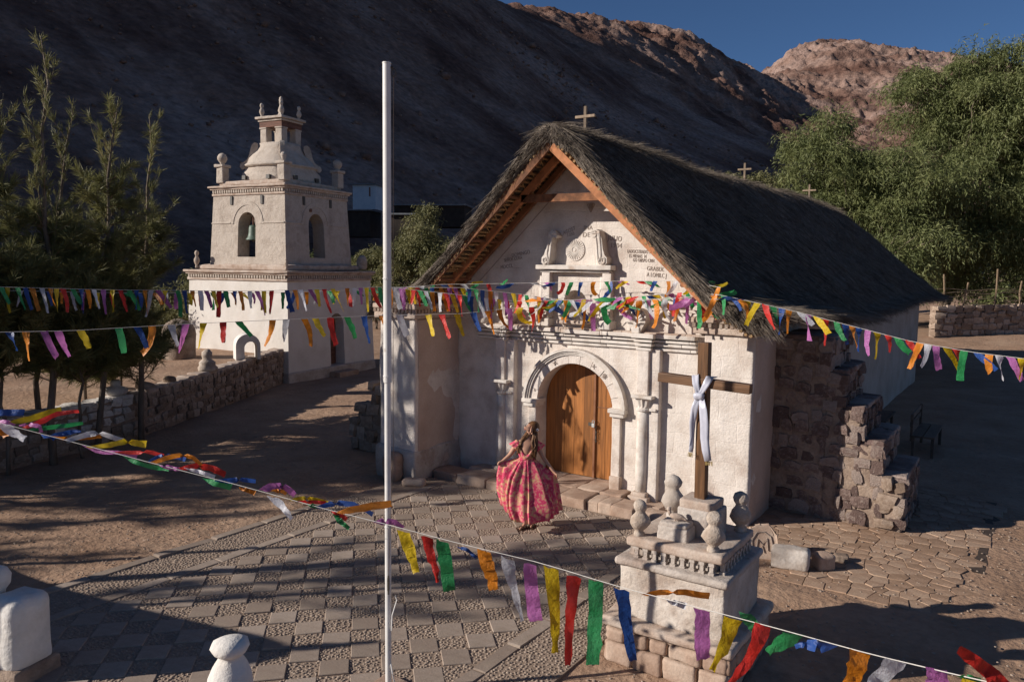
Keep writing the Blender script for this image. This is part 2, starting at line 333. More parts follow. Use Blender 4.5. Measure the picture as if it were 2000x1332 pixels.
# hillside: thin-plate surface through points (u, v, distance) read off the photograph
def cam2w(r, f, z): return np.array([CP[0]+RT[0]*r-RT[1]*f, CP[1]+RT[1]*r+RT[0]*f, z])
pts = []
for u, v, d in [(-250, 470, 80), (0, 480, 88), (300, 462, 106), (700, 432, 140), (850, 432, 160), (1000, 425, 185), (1300, 405, 250), (1500, 380, 320), (1700, 400, 380), (2000, 420, 420), (2300, 430, 420),
                (0, 200, 120), (300, 200, 150), (600, 200, 186), (900, 200, 250), (1100, 200, 330), (1300, 215, 430), (1440, 240, 520),
                (0, -100, 170), (300, -100, 212), (600, -60, 275), (800, -40, 330), (935, 0, 385), (1003, 22, 540), (1050, 24, 560), (1150, 37, 590), (1250, 57, 620), (1365, 75, 645), (1400, 105, 655), (1440, 130, 672), (1482, 141, 690),
                (1530, 106, 800), (1580, 94, 815), (1640, 88, 820), (1720, 101, 815), (1800, 108, 800), (1950, 130, 790), (1560, 200, 660), (1640, 260, 600), (1750, 250, 600), (1900, 260, 560), (1500, 290, 430),
                (600, -220, 400), (300, -260, 330), (0, -260, 230), (1003, 70, 720), (1250, 105, 800), (1400, 170, 800), (1445, 185, 830), (1482, 175, 800), (1500, 150, 770), (1470, 150, 720), (1640, 140, 980), (1900, 170, 950), (930, 60, 560)]:
    t = ray(u, v); t = CP+t*d; q = t-CP
    pts.append((q[:2]@RT[:2]/np.linalg.norm(RT[:2])**2 if False else q[0]*math.cos(_ya)+q[1]*math.sin(_ya), -q[0]*math.sin(_ya)+q[1]*math.cos(_ya), t[2]))
pts += [(-250, 150, 185), (-300, 300, 262), (-250, 450, 275), (-400, 120, 210), (-150, 30, 38), (-300, -40, 70), (-450, -80, 90), (-120, -60, 2), (0, 60, -3), (60, 120, -3), (160, 200, -3), (0, 0, -4), (120, 60, -4), (300, 200, -4), (-60, 0, -3), (0, -100, -5), (400, 100, 0), (-70, 45, 0)]
pts = np.array(pts, float); STP = 100.
def tps_k(d): return np.where(d > 1e-9, d*d*np.log(np.maximum(d, 1e-9)), 0)
ATP = pts[:, :2]/STP; n = len(ATP); K = tps_k(np.linalg.norm(ATP[:, None]-ATP[None], axis=2))+np.eye(n)*.002
Pm = np.hstack([np.ones((n, 1)), ATP]); sol = np.linalg.solve(np.block([[K, Pm], [Pm.T, np.zeros((3, 3))]]), np.concatenate([pts[:, 2], np.zeros(3)]))
NTP = n
def hill_h(r, f):
    B = np.stack([np.ravel(r), np.ravel(f)], 1)/STP; out = np.zeros(len(B))
    for k in range(0, len(B), 20000):
        b = B[k:k+20000]; out[k:k+20000] = tps_k(np.linalg.norm(b[:, None]-ATP[None], axis=2))@sol[:NTP]+sol[NTP]+b@sol[NTP+1:]
    return out
hr = grid_lines([np.linspace(-420, -140, 50), np.linspace(-140, 200, 190), np.linspace(200, 640, 230)]); hf = grid_lines([np.linspace(-60, 60, 20), np.linspace(60, 420, 190), np.linspace(420, 900, 300)])
HR, HF = np.meshgrid(hr, hf, indexing='ij'); Hz = hill_h(HR, HF)
pp = np.stack([HR.ravel(), HF.ravel(), np.zeros(HR.size)], 1)
dist = np.hypot(pp[:, 0], pp[:, 1]); steep = sstep(Hz, 3, 30)
# gullies run down the fall line (right and a little towards the camera); crags grow on the far heights
al = pp[:, 0]*.90-pp[:, 1]*.43; ac = pp[:, 0]*.43+pp[:, 1]*.90
gul = np.stack([al*.016, ac*.10, Hz*0], 1)
far = sstep(pp[:, 1], 380, 560)
Hz2 = Hz+steep*((.8+2.2*far)*fbm(gul*np.array([1, .6, 1]), 1., 4, 5)+.9*fbm(pp, .07, 4, 8)*(1+1.5*far))
crag = 1-np.abs(fbm(pp, .045, 4, 21)); Hz2 += steep*sstep(pp[:, 1], 450, 640)*(3.4*(crag-.95)+2.4*(1-2*np.abs(fbm(pp, .10, 4, 31)))+1.3*np.abs(fbm(pp, .26, 3, 61)))
ww = np.stack([CP[0]+math.cos(_ya)*pp[:, 0]-math.sin(_ya)*pp[:, 1], CP[1]+math.sin(_ya)*pp[:, 0]+math.cos(_ya)*pp[:, 1], Hz2], 1)
I = np.arange(HR.size).reshape(HR.shape); Q = np.stack([I[:-1, :-1], I[1:, :-1], I[1:, 1:], I[:-1, 1:]], -1).reshape(-1, 4)
hm = bpy.data.materials.new('desert_hillside'); hm.use_nodes = True; nt = hm.node_tree; N = nt.nodes; L = nt.links
pb = N['Principled BSDF']; pb.inputs['Roughness'].default_value = .95; pb.inputs['Specular IOR Level'].default_value = .1
tc = N.new('ShaderNodeTexCoord'); mp = N.new('ShaderNodeMapping'); mp.inputs['Rotation'].default_value = (0, 0, -_ya+rad(25)); L.new(tc.outputs['Object'], mp.inputs[0])
mp2 = N.new('ShaderNodeMapping'); mp2.inputs['Scale'].default_value = (.008, .026, .022); L.new(mp.outputs[0], mp2.inputs[0])
def _n(vec, sc, det=7):
    q = N.new('ShaderNodeTexNoise'); q.inputs['Scale'].default_value = sc; q.inputs['Detail'].default_value = det; q.inputs['Roughness'].default_value = .62; L.new(vec, q.inputs[0]); return q.outputs['Fac']
rp = N.new('ShaderNodeValToRGB'); L.new(_n(mp2.outputs[0], 1.0), rp.inputs[0])
for i, (ps, c) in enumerate([(.37, (.105, .056, .042)), (.46, (.175, .104, .080)), (.52, (.235, .148, .114)), (.58, (.275, .185, .15)), (.68, (.34, .238, .195))]):
    e = rp.color_ramp.elements[i] if i < 2 else rp.color_ramp.elements.new(ps); e.position = ps; e.color = (*c, 1)
r2 = N.new('ShaderNodeMapRange'); r2.inputs[1].default_value = .3; r2.inputs[2].default_value = .7; r2.inputs[3].default_value = .6; r2.inputs[4].default_value = 1.4
L.new(_n(tc.outputs['Object'], .45, 9), r2.inputs[0])
vm = N.new('ShaderNodeVectorMath'); vm.operation = 'SCALE'; L.new(rp.outputs[0], vm.inputs[0]); L.new(r2.outputs[0], vm.inputs['Scale'])
L.new(vm.outputs[0], pb.inputs['Base Color'])
b1 = N.new('ShaderNodeBump'); b1.inputs['Strength'].default_value = .9; b1.inputs['Distance'].default_value = 2.6; L.new(_n(tc.outputs['Object'], .22, 12), b1.inputs['Height'])
b2 = N.new('ShaderNodeBump'); b2.inputs['Strength'].default_value = .8; b2.inputs['Distance'].default_value = .35; L.new(_n(tc.outputs['Object'], .9, 6), b2.inputs['Height']); L.new(b1.outputs[0], b2.inputs['Normal']); L.new(b2.outputs[0], pb.inputs['Normal'])
hill = link('hillside', fast_mesh('hillside', ww, Q, 4), hm, smooth=True); tag(hill, 'bare purple brown desert mountain rising behind the church', kind='structure')
def hill_at(u, v, d0, d1):
    """first point where the sight line through a pixel meets the hill"""
    for d in np.linspace(d0, d1, 300):
        q = CP+ray(u, v)*d; r = (q[0]-CP[0])*math.cos(_ya)+(q[1]-CP[1])*math.sin(_ya); f = -(q[0]-CP[0])*math.sin(_ya)+(q[1]-CP[1])*math.cos(_ya)
        if hill_h([r], [f])[0] > q[2]: return q
    return q

# terrace of earth behind the retaining wall
ty = np.linspace(-22, 5.3, 60); tt = np.concatenate([np.linspace(.30, 12, 36), np.linspace(14, 60, 12)])
V = []
for y in ty:
    for t in tt: V.append((wall_x(y)-t, y+.35*t*(1 if t < 12 else 1), 0))
V = np.array(V)
V[:, 2] = np.interp(V[:, 1], [-22, -5, 5], [.78, .86, .98])*(1-sstep(V[:, 0], 99, 100))+.035*fbm(V, .7, 3, 12)
I = np.arange(len(V)).reshape(len(ty), len(tt)); Q = np.stack([I[:-1, :-1], I[:-1, 1:], I[1:, 1:], I[1:, :-1]], -1).reshape(-1, 4)
tag(link('terrace_ground', fast_mesh('terrace_ground', V, Q, 4), M['dirt'], smooth=True), 'raised bank of bare earth behind the stone retaining wall', kind='structure')

# ------------------------------------------------------------------ paved plaza
PX0, PX1, PY0, PY1 = -2.2, 2.2, -10.6, -1.0
plaza = empty('plaza_paving', (0, -5, 0)); tag(plaza, 'plaza pavement of slabs and pebble squares set in a diagonal chequerboard', kind='structure')
bed = MB(); bed.bb(-3.06, 3.0, -10.9, -.95, -.03, .0085); bed.build('pebble_bed', M['bed'], plaza)
def clip(poly, a, b, c):                     # keep a*x+b*y<=c
    out = []
    for i in range(len(poly)):
        p, q = poly[i], poly[(i+1) % len(poly)]; dp, dq = a*p[0]+b*p[1]-c, a*q[0]+b*q[1]-c
        if dp <= 0: out.append(p)
        if dp*dq < 0: t = dp/(dp-dq); out.append((p[0]+t*(q[0]-p[0]), p[1]+t*(q[1]-p[1])))
    return out
CS = .305
slabs = []; pebcells = []
R2 = math.sqrt(.5)
for i in range(-45, 45):
    for j in range(-45, 45):
        ca, cb = (i+.5)*CS, (j+.5)*CS; cx, cy = (ca+cb)*R2, (ca-cb)*R2
        if not (PX0-.25 < cx < PX1+.25 and PY0-.25 < cy < PY1+.25): continue
        h = CS/2
        sq = [((ca+da+cb+db)*R2, (ca+da-cb-db)*R2) for da, db in ((-h, -h), (h, -h), (h, h), (-h, h))]
        for a, b, c in ((-1, 0, -PX0), (1, 0, PX1), (0, -1, -PY0), (0, 1, PY1)): sq = clip(sq, a, b, c) if len(sq) > 2 else sq
        if len(sq) < 3: continue
        ar = abs(sum(sq[k][0]*sq[(k+1) % len(sq)][1]-sq[(k+1) % len(sq)][0]*sq[k][1] for k in range(len(sq))))/2
        if ar < .004: continue
        (slabs if (i+j) % 2 == 0 else pebcells).append(sq)
def slab_obj(sq, name='slab', z=.022, mt='slab', parent=plaza, gap=.955, tilt=.004):
    c = np.mean(sq, axis=0); p = [(c+(np.array(q)-c)*gap) for q in sq]
    if np.cross(p[1]-p[0], p[2]-p[1]) < 0: p = p[::-1]
    k = len(p); tx, tz = rng.normal(0, tilt, 2); zz = z+rng.normal(0, .003)
    top = [(q[0]-c[0], q[1]-c[1], zz+tx*(q[0]-c[0])*5+tz*(q[1]-c[1])*5) for q in p]
    inn = [((q[0]-c[0])*.955, (q[1]-c[1])*.955, t[2]) for q, t in zip(p, top)]
    mid = [(t[0], t[1], t[2]-.007) for t in top]
    low = [(t[0], t[1], -.01) for t in top]
    me = bpy.data.meshes.new(name)
    F = [tuple(range(k))]+[(k+i, k+(i+1) % k, (i+1) % k, i) for i in range(k)]+[(2*k+i, 2*k+(i+1) % k, k+(i+1) % k, k+i) for i in range(k)]
    me.from_pydata(inn+mid+low, [], F); me.update(); me.materials.append(M[mt])
    return inst(name, me, (c[0], c[1], 0), parent=parent)
for sq in slabs: slab_obj(sq)
for xs, w in ((-2.29, .16), (2.29, .16)):    # long slabs that frame the chequerboard
    y = PY0
    while y < -1.3:
        l = rng.uniform(.5, .75); slab_obj([(xs-w/2, y), (xs+w/2, y), (xs+w/2, min(y+l, -1.1)), (xs-w/2, min(y+l, -1.1))], 'border_slab', .024, gap=.98); y += l
y = -10.9
while y < -3.2:                               # raised kerb on the west side
    l = rng.uniform(.6, .9); slab_obj([(-3.15, y), (-3.0, y), (-3.0, y+l), (-3.15, y+l)], 'kerb_stone', .032, gap=.985); y += l
# pebbles: half sunk, packed in the odd squares and the borders
def pebble_cloud(P2, name, parent, z=.013, size=.0185):
    n = len(P2); a = rng.uniform(0, 6.28, n); s1 = rng.uniform(.75, 1.45, n)*size; s2 = s1*rng.uniform(.6, .95, n); hh = rng.uniform(.6, 1.15, n)*size*.52
    u = []
    for rr, zz in ((1., -.2), (.86, .45), (.45, .88)):
        for k in range(6): u.append((rr*math.cos(k*math.pi/3+.5*zz), rr*math.sin(k*math.pi/3+.5*zz), zz))
    u.append((0, 0, 1.)); u = np.array(u)
    f = []
    for l in (0, 6):
        for k in range(6): k2 = (k+1) % 6; f += [(l+k, l+k2, l+6+k2), (l+k, l+6+k2, l+6+k)]
    f += [(12+k, 12+(k+1) % 6, 18) for k in range(6)]; f = np.array(f)
    lx = u[None, :, 0]*s1[:, None]; ly = u[None, :, 1]*s2[:, None]
    V = np.stack([P2[:, 0:1]+lx*np.cos(a)[:, None]-ly*np.sin(a)[:, None], P2[:, 1:2]+lx*np.sin(a)[:, None]+ly*np.cos(a)[:, None], z-.004+u[None, :, 2]*hh[:, None]], -1).reshape(-1, 3)
    F = (f[None]+(np.arange(n)*len(u))[:, None, None]).reshape(-1, 3)
    V = V-org(parent)
    o = link(name, fast_mesh(name, V, F, 3), M['pebble'], parent, smooth=True); o['kind'] = 'stuff'; return o
pp2 = []
for sq in pebcells:
    sqa = np.array(sq); lo = sqa.min(0); hi = sqa.max(0); st = .043
    for xx in np.arange(lo[0], hi[0], st):
        for yy in np.arange(lo[1], hi[1], st):
            q = (xx+rng.uniform(-.015, .015), yy+rng.uniform(-.015, .015)); ins = True
            for k in range(len(sq)):
                a, b = sqa[k], sqa[(k+1) % len(sq)]
                cr = (b[0]-a[0])*(q[1]-a[1])-(b[1]-a[1])*(q[0]-a[0])
                if k == 0: sg = cr > 0
                elif (cr > 0) != sg: ins = False; break
            if ins: pp2.append(q)
for x0, x1, y0, y1 in ((-2.98, -2.4, -10.8, -2.6), (2.4, 3.0, -10.8, -1.2)):
    for xx in np.arange(x0, x1, .047):
        for yy in np.arange(y0, y1, .047): pp2.append((xx+rng.uniform(-.016, .016), yy+rng.uniform(-.016, .016)))
pebble_cloud(np.array(pp2), 'pebble_fill', plaza)

# irregular flagstones of the apron along the church's east side
apron = empty('flagstone_apron', (4.5, 0, 0)); tag(apron, 'apron of irregular flagstones along the side of the church', kind='structure')
cells = []
hs = .21; row = 0; yy = -1.75
while yy < 7.5:
    w = (rng.uniform(.19, .27))
    cells += [(x+rng.uniform(-.06, .06), yy+rng.uniform(-.05, .05)) for x in np.arange(3.3+(row % 2)*.15, 6.25, w)]; yy += hs*.9; row += 1
cells = np.array(cells); nf = 0
order = np.argsort(cells[:, 1])
for ci in order:
    c = cells[ci]; edge = 6.15-.25*sstep(c[1], -1, -1.8)+(.10 if c[1] > 3 else 0)
    if c[0] > edge or (c[0] < 5.2 and 1.0 < c[1] < 2.7 and c[0] > 3.05) or (c[1] < -1.2 and c[0] < 4.2) or nf >= 290: continue
    poly = [(c[0]-.22, c[1]-.22), (c[0]+.22, c[1]-.22), (c[0]+.22, c[1]+.22), (c[0]-.22, c[1]+.22)]
    d = np.linalg.norm(cells-c, axis=1)
    for k in np.argsort(d)[1:10]:
        v = cells[k]-c; mid = (cells[k]+c)/2
        poly = clip(poly, v[0], v[1], v@mid)
        if len(poly) < 3: break
    if len(poly) >= 3: slab_obj(poly, 'flagstone', .001, 'flag', apron, gap=.972, tilt=.003); nf += 1
# damp black channel that rims the apron
ch = MB(); n = 26
cl = [(6.20+.03*math.sin(3*t), -.15+t*3.9, 0) for t in np.linspace(0, 1, n)]
wd = [.035+.05*rng.random()+(.075+.05*rng.normal())*sstep(t, .62, .80)*(1-sstep(t, .86, 1.)) for t in np.linspace(0, 1, n)]
V = []
for (x, y, z), w in zip(cl, wd): V += [(x-w, y, -.008), (x+w+.02*rng.random(), y, -.008)]
ch.add(V, [(2*i, 2*i+1, 2*i+3, 2*i+2) for i in range(n-1)])
tag(ch.build('drain_channel', M['soot']), 'black damp soil line rimming the flagstone apron', kind='structure')

# ------------------------------------------------------------------ rubble walls
def stone_variants(n, m, seed, round_=.42):
    out = []
    for k in range(n):
        u = np.array([(x, y, z) for x in (-1, 0, 1) for y in (-1, 0, 1) for z in (-1, 0, 1) if (x, y, z) != (0, 0, 0)], float)
        idx = {tuple(int(c) for c in p): i for i, p in enumerate(u)}
        F = []
        for ax in range(3):
            b, e = (ax+1) % 3, (ax+2) % 3
            for sg in (-1, 1):
                for i in (-1, 0):
                    for j in (-1, 0):
                        q = []
                        for di, dj in ((0, 0), (1, 0), (1, 1), (0, 1)):
                            p = [0, 0, 0]; p[ax] = sg; p[b] = i+di; p[e] = j+dj; q.append(idx[tuple(p)])
                        F.append(tuple(q) if sg > 0 else tuple(q[::-1]))
        L = np.linalg.norm(u, axis=1)[:, None]; v = u*(1-round_)+u/L*round_*1.25
        v = v*(1+.16*vnoise(v*1.7+k*9.1, 1., seed+k)[:, None])+.075*rng.normal(size=v.shape)
        me = bpy.data.meshes.new('stone_shape'); me.from_pydata((v*.5).tolist(), [], F); me.update(); me.materials.append(M[m]); me.shade_smooth(); me.set_sharp_from_angle(angle=rad(27)); out.append(me)
    return out
SV = {k: stone_variants(9, k, 40+i, .36) for i, k in enumerate(('stone', 'stone_lit', 'stone_red', 'stone_white'))}
def rubble(parent, p0, p1, z0, z1, rowh, sw, depth=.2, kind='stone', nrm=None, pick=None, limit=300, gap=.9, name='stone', cnt=None, jitter=.25, proud=.03):
    """lay stones on a vertical face from p0 to p1; z0 and z1 are functions of t (0..1) or numbers. nrm = outward side"""
    p0 = np.array(p0, float); p1 = np.array(p1, float); L = np.linalg.norm(p1-p0); d = (p1-p0)/L
    rz = math.atan2(d[1], d[0]); n = np.array([d[1], -d[0]])     # right-hand side of the direction is the face
    fz0 = z0 if callable(z0) else (lambda t: z0); fz1 = z1 if callable(z1) else (lambda t: z1)
    H = max(fz1(t)-fz0(t) for t in (0, .25, .5, .75, 1)); nr = max(1, int(round(H/rowh))); made = 0
    for r in range(nr):
        s = -rng.uniform(0, sw*.5)
        while s < L:
            w = sw*rng.uniform(.6, 1.5); c = s+w/2; t = min(max(c/L, 0), 1)
            lo, hi = fz0(t), fz1(t); hh = (hi-lo)/nr; z = lo+(r+.5)*hh+rng.normal(0, hh*.09)+.16*hh*math.sin(c*3.1+r*2.3)*(0 < r < nr-1)
            if 0 <= c <= L and (cnt is None or cnt[0] < limit):
                h = hh*rng.uniform(.72, 1.16)
                k = kind if pick is None else pick(t, z)
                q = p0+d*c+n*(proud-depth/2+rng.uniform(-.02, .03))
                ww = min(w*gap, 2*min(c, L-c)+sw*.3)
                inst(name, random.choice(SV[k]), (q[0], q[1], z), (ww, depth*rng.uniform(.9, 1.15), h*gap*1.05), (rng.normal(0, .05), rng.normal(0, .11), rz+rng.normal(0, .07)), parent)
                made += 1
                if cnt is not None: cnt[0] += 1
            s += w
    return made
# retaining wall along the path up to the bell tower
yw = [-13.5, -8.5, -5.5, -2.15, .8, 3.1, 5.3]
rw = empty('retaining_wall', (-11, 0, 0), 0, 'low rubble stone retaining wall running along the path to the bell tower', 'stone wall'); rw['kind'] = 'thing'
core = MB(); V = []
ht = lambda y: float(np.interp(y, [-13, -6, -2.2, 1, 5.3], [.85, .88, .95, 1.02, 1.10]))
for y in yw:
    x = wall_x(y); V += [(x, y, -.1), (x, y, ht(y)-.02), (x-.42, y+.15, ht(y)-.0), (x-.42, y+.15, -.1)]
core.add(V, [(4*i+a, 4*i+b, 4*i+4+b, 4*i+4+a) for i in range(len(yw)-1) for a, b in ((0, 1), (1, 2), (2, 3))]+[(3, 2, 1, 0), tuple(4*(len(yw)-1)+k for k in range(4))])
core.build('mortar_core', M['mortar'], rw)
cnt = [0]
for i in range(len(yw)-2, 0, -1):
    a, b = (wall_x(yw[i]), yw[i]), (wall_x(yw[i+1]), yw[i+1])
    # limewash remains on the stones around y = -4 .. -2
    pick = lambda t, z, ya=yw[i], yb=yw[i+1]: 'stone_white' if -4.6 < ya+(yb-ya)*t < -2.3 and z > .30+.5*rng.random()*(abs(ya+(yb-ya)*t+3.4) > .8) else 'stone'
    rubble(rw, a, b, 0.02, lambda t, ya=yw[i], yb=yw[i+1]: ht(ya+(yb-ya)*t)+.03, .19, .27, .22, pick=pick, cnt=cnt, limit=296)
cap = MB()
for y in np.arange(-5.2, 5.2, .42):
    x = wall_x(y)-.2
    if -4.6 < y < -2.4: continue
    cap.rbox((x+rng.normal(0, .03), y, ht(y)+.035), (.40+rng.normal(0, .03), .40, .09+rng.normal(0, .015)), .035, 1, .02, 4, rz=.3)
q = cap.build('coping', M['ledge'], rw, smooth=True); q['kind'] = 'stuff'
cap = MB()
for y in np.arange(-4.6, -2.3, .33): cap.rbox((wall_x(y)-.17, y, ht(y)+.03), (.42, .36, .10), .04, 2, .03, 14, rz=.3, fs=5)
q = cap.build('limewashed_coping', M['stone_white'], rw, smooth=True); q['kind'] = 'stuff'

# back wall beyond the church, with the sagging wire fence on it
bw = empty('boundary_wall', tuple(PD(1930, 645, 40.)), 0, 'sunlit rubble stone wall behind the far end of the church', 'stone wall'); bw['kind'] = 'thing'
A0 = PD(1825, 652, 39.); B0 = PD(2120, 650, 41.5)
core = MB(); core.add([(*A0[:2], A0[2]-.8), (*A0[:2], A0[2]+1.38), (*B0[:2], B0[2]+1.6), (*B0[:2], B0[2]-.8)]+[(q[0]-.3, q[1]+.45, q[2]) for q in ((*A0[:2], A0[2]-.8), (*A0[:2], A0[2]+1.38), (*B0[:2], B0[2]+1.6), (*B0[:2], B0[2]-.8))],
         [(0, 3, 2, 1), (4, 5, 6, 7), (1, 2, 6, 5), (0, 1, 5, 4), (3, 7, 6, 2)]); core.build('mortar_core', M['mortar'], bw)
rubble(bw, A0[:2], B0[:2], A0[2]-.1, lambda t: A0[2]+1.06+.15*t, .36, .48, .4, 'stone_lit', proud=.08)
rubble(bw, A0[:2], B0[:2], lambda t: A0[2]+1.08+.15*t, lambda t: A0[2]+1.42+.18*t, .34, .5, .4, 'stone_lit', proud=.10)
# ------------------------------------------------------------------ church
church = empty('church', (0, 0, 0), 0, 'whitewashed village church with carved portal and steep thatched roof', 'church'); church['kind'] = 'thing'
XR, ZR = -.15, 6.33                            # ridge line
def prof(d):
    """thatch top below the ridge at horizontal distance d from it"""
    d = np.asarray(d, float)
    return np.interp(d, [0, .12, .3, .7, 2.0, 2.9, 3.35, 3.75, 4.15], [0, .03, .16, .56, 1.88, 2.70, 2.95, 3.06, 3.16])
def drop_at(d): return float(prof(d))
# facade wall with the portal cut out and a niche opening
DX, DZ, DR = -.125, 1.53, .785
und = lambda x: ZR-.30-float(prof(abs(x-XR)))*1.0
xs = np.linspace(-3.9, 3.05, 40)
topline = [(x, max(und(x), 2.9)) for x in xs[::-1]]
out = [(-3.9, -.05), (DX-DR, -.05)]+arc(DX, DZ, DR, 180, 0, 24)+[(DX+DR, -.05), (3.05, -.05)]+topline
niche = [(-.40, 3.08)]+arc(-.16, 3.38, .24, 180, 0, 10)+[(.08, 3.08)]
fw_ = MB(); fw_.prism(out, 0, .55, holes=[niche[::-1]]); fw_.build('facade_wall', M['lime_b'], church)
nb = MB(); nb.bb(-.6, .3, .30, .34, 2.95, 3.8); nb.build('niche_back', M['lime'], church)
# side walls, rear wall, east pier return
w = MB(); w.bb(2.6, 3.08, .55, 20.0, -.05, 3.25); w.bb(-3.95, -3.5, .55, 20.0, -.05, 3.2); w.bb(-3.5, 2.6, 19.5, 20.0, -.05, 3.2)
w.build('side_wall', M['adobe'], church)
pr = MB(); pr.rbox((2.70, .56, 1.47), (.80, 1.46, 3.08), .035, 7, .018, 3, fs=2.5); pr.build('corner_pier', M['lime_b'], church, sharp=40)
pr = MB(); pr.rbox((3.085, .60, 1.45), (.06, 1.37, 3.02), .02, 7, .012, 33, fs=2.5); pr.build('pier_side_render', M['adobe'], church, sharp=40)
def pier_cornice(x0, x1, y0, y1, z):
    c = MB(); c.rbox(((x0+x1)/2, (y0+y1)/2, z+.055), (x1-x0+.06, y1-y0+.06, .11), .02, 5, .008, 5)
    c.rbox(((x0+x1)/2, (y0+y1)/2, z+.225), (x1-x0+.12, y1-y0+.12, .10), .025, 5, .010, 6)
    c.rbox(((x0+x1)/2, (y0+y1)/2, z+.14), (x1-x0-.01, y1-y0-.01, .09), .01, 1)
    o = c.build('cornice', M['ledge'], church, sharp=40)
    t = MB(); k = x0-.02
    while k < x1+.02: t.box((k, y0-.015, z+.142), (.045, .05, .066), rz=.35); k += .088
    k = y0
    while k < y1: t.box((x1+.015, k, z+.142), (.05, .045, .066)); k += .088
    q = t.build('dentil_row', M['ledge'], church); q['kind'] = 'stuff'
pier_cornice(2.16, 3.08, -.20, 1.27, 2.99)
pl_ = MB(); pl_.rbox((-3.22, -.66, 1.48), (.90, 1.32, 3.16), .035, 7, .022, 9, fs=2.2); pl_.build('buttress_pier', M['lime_b'], church, sharp=40)
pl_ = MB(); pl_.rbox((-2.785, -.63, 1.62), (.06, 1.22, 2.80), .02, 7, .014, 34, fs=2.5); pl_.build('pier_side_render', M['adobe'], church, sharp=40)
pl_ = MB(); pl_.rbox((-3.22, -.68, .28), (.98, 1.38, .62), .05, 6, .03, 19, fs=3); pl_.build('pier_base', M['lime_dull'], church, sharp=45)
pier_cornice(-3.70, -2.74, -1.36, -.1, 3.04)
# worn lower courses of the facade
# --- portal
def ring(r0, r1, a0, a1, n, y0, y1, mb, cx=DX, cz=DZ):
    mb.prism(arc(cx, cz, r1, a0, a1, n)+arc(cx, cz, r0, a1, a0, n), y0, y1)
for k in range(11):                            # voussoirs
    a0, a1 = 180-k*180/11, 180-(k+1)*180/11
    v = MB(); g = .28; ring(DR-.004, .93+rng.uniform(-.004, .004), a0-g, a1+g, 4, -.05+rng.uniform(-.006, .006), .05, v); v.build('voussoir', M['lime'], church)
a = MB()
for r0, r1, y in ((.937, .967, -.08), (.972, 1.0, -.10), (1.005, 1.052, -.125)): ring(r0, r1, 180, 0, 30, y, .02, a)
a.build('archivolt', M['carved'], church)
for sx in (-1, 1):
    xi, xo = DX+sx*(DR-.004), DX+sx*1.05
    x0, x1 = min(xi, xo), max(xi, xo)
    j = MB(); xj = (xi+DX+sx*.95)/2
    j.rbox((xj, 0.03, .75), (.166, .20, 1.42), .015, 5, .006, 2+sx); j.build('jamb', M['lime_b'], church, sharp=40)
    im = MB(); im.rbox(((x0+x1)/2-sx*.02,   .02, 1.555), (x1-x0+.06, .34, .075), .012, 3, .004, 4); im.rbox(((x0+x1)/2-sx*.02,   .03, 1.482), (x1-x0, .30, .07), .012, 3, .004, 5)
    im.build('impost', M['carved'], church, sharp=40)
    pl2 = MB(); pl2.rbox((xj+sx*.01, .0, .22), (.20, .22, .36), .02, 3, .01, 7); pl2.build('jamb_plinth', M['ledge'], church, sharp=40)
    # carved greek cross and rosette on the voussoirs
for ang, kind in ((118, 'x'), (62, 'x'), (45, 'r'), (165, 't')):
    cx, cz = DX+.86*math.cos(rad(ang)), DZ+.86*math.sin(rad(ang)); c = MB()
    if kind == 'x':
        for q in (0, 90): c.box((cx, -.058, cz), (.085 if q == 0 else .016, .008, .016 if q == 0 else .085))
    elif kind == 'r':
        for q in range(9): t = q*2*math.pi/9; c.bar((cx+.016*math.cos(t), -.058, cz+.016*math.sin(t)), (cx+.05*math.cos(t), -.058, cz+.05*math.sin(t)), .01, .008, (0, 1, 0))
        c.lathe([(.012, -.06), (.012, -.05)], (cx, 0, cz), 8, axis='y')
    else: c.add([(cx-.02, -.057, cz-.02), (cx+.025, -.057, cz-.02), (cx, -.057, cz+.03), (cx-.02, -.05, cz-.02), (cx+.025, -.05, cz-.02), (cx, -.05, cz+.03)], [(0, 1, 2), (3, 5, 4), (0, 3, 4, 1), (1, 4, 5, 2), (2, 5, 3, 0)])
    c.build('carved_emblem', M['text'], church)
# --- door: two leaves of planks
def leaf_planks(x0, x1, name, yy, lab=None):
    r_ = MB(); r_.bb(x0, x1, yy+.045, yy+.07, .19, 1.5); lf = r_.build(name, M['door'], church, label=lab)
    n = 5; wd_ = (x1-x0)/n
    for k in range(n):
        a0, a1 = x0+k*wd_+.0025, x0+(k+1)*wd_-.0025
        tp = lambda x: DZ+math.sqrt(max(0.0, (DR-.005)**2-(x-DX)**2))
        poly = [(a0, .20), (a1, .20)]+[(a0+(a1-a0)*t, tp(a0+(a1-a0)*t)) for t in (1, .66, .33, 0)]
        p = MB(); p.prism(poly, yy+rng.uniform(-.003, .003), yy+.04); p.build('plank', M['door'], lf)
    return lf
YD = .30
lf1 = leaf_planks(DX-DR+.005, .110, 'door_leaf', YD)
lf2 = leaf_planks(.140, DX+DR-.005, 'door_leaf', YD+.015)
s_ = MB(); s_.bb(.110, .147, YD-.02, YD+.03, .20, 2.25); s_.build('meeting_strip', M['purlin'], lf1)
s_ = MB(); s_.bb(.01, .10, YD-.018, YD+.0, 1.15, 1.21); s_.build('latch_plate', M['iron'], lf1)
s_ = MB(); s_.rbox((.128, YD-.05, 1.17), (.06, .035, .07), .012, 1); s_.tube([(.108, YD-.05, 1.20), (.108, YD-.05, 1.25), (.128, YD-.05, 1.27), (.148, YD-.05, 1.25), (.148, YD-.05, 1.20)], .007, 6); s_.build('padlock', M['steel'], lf1)
s_ = MB()
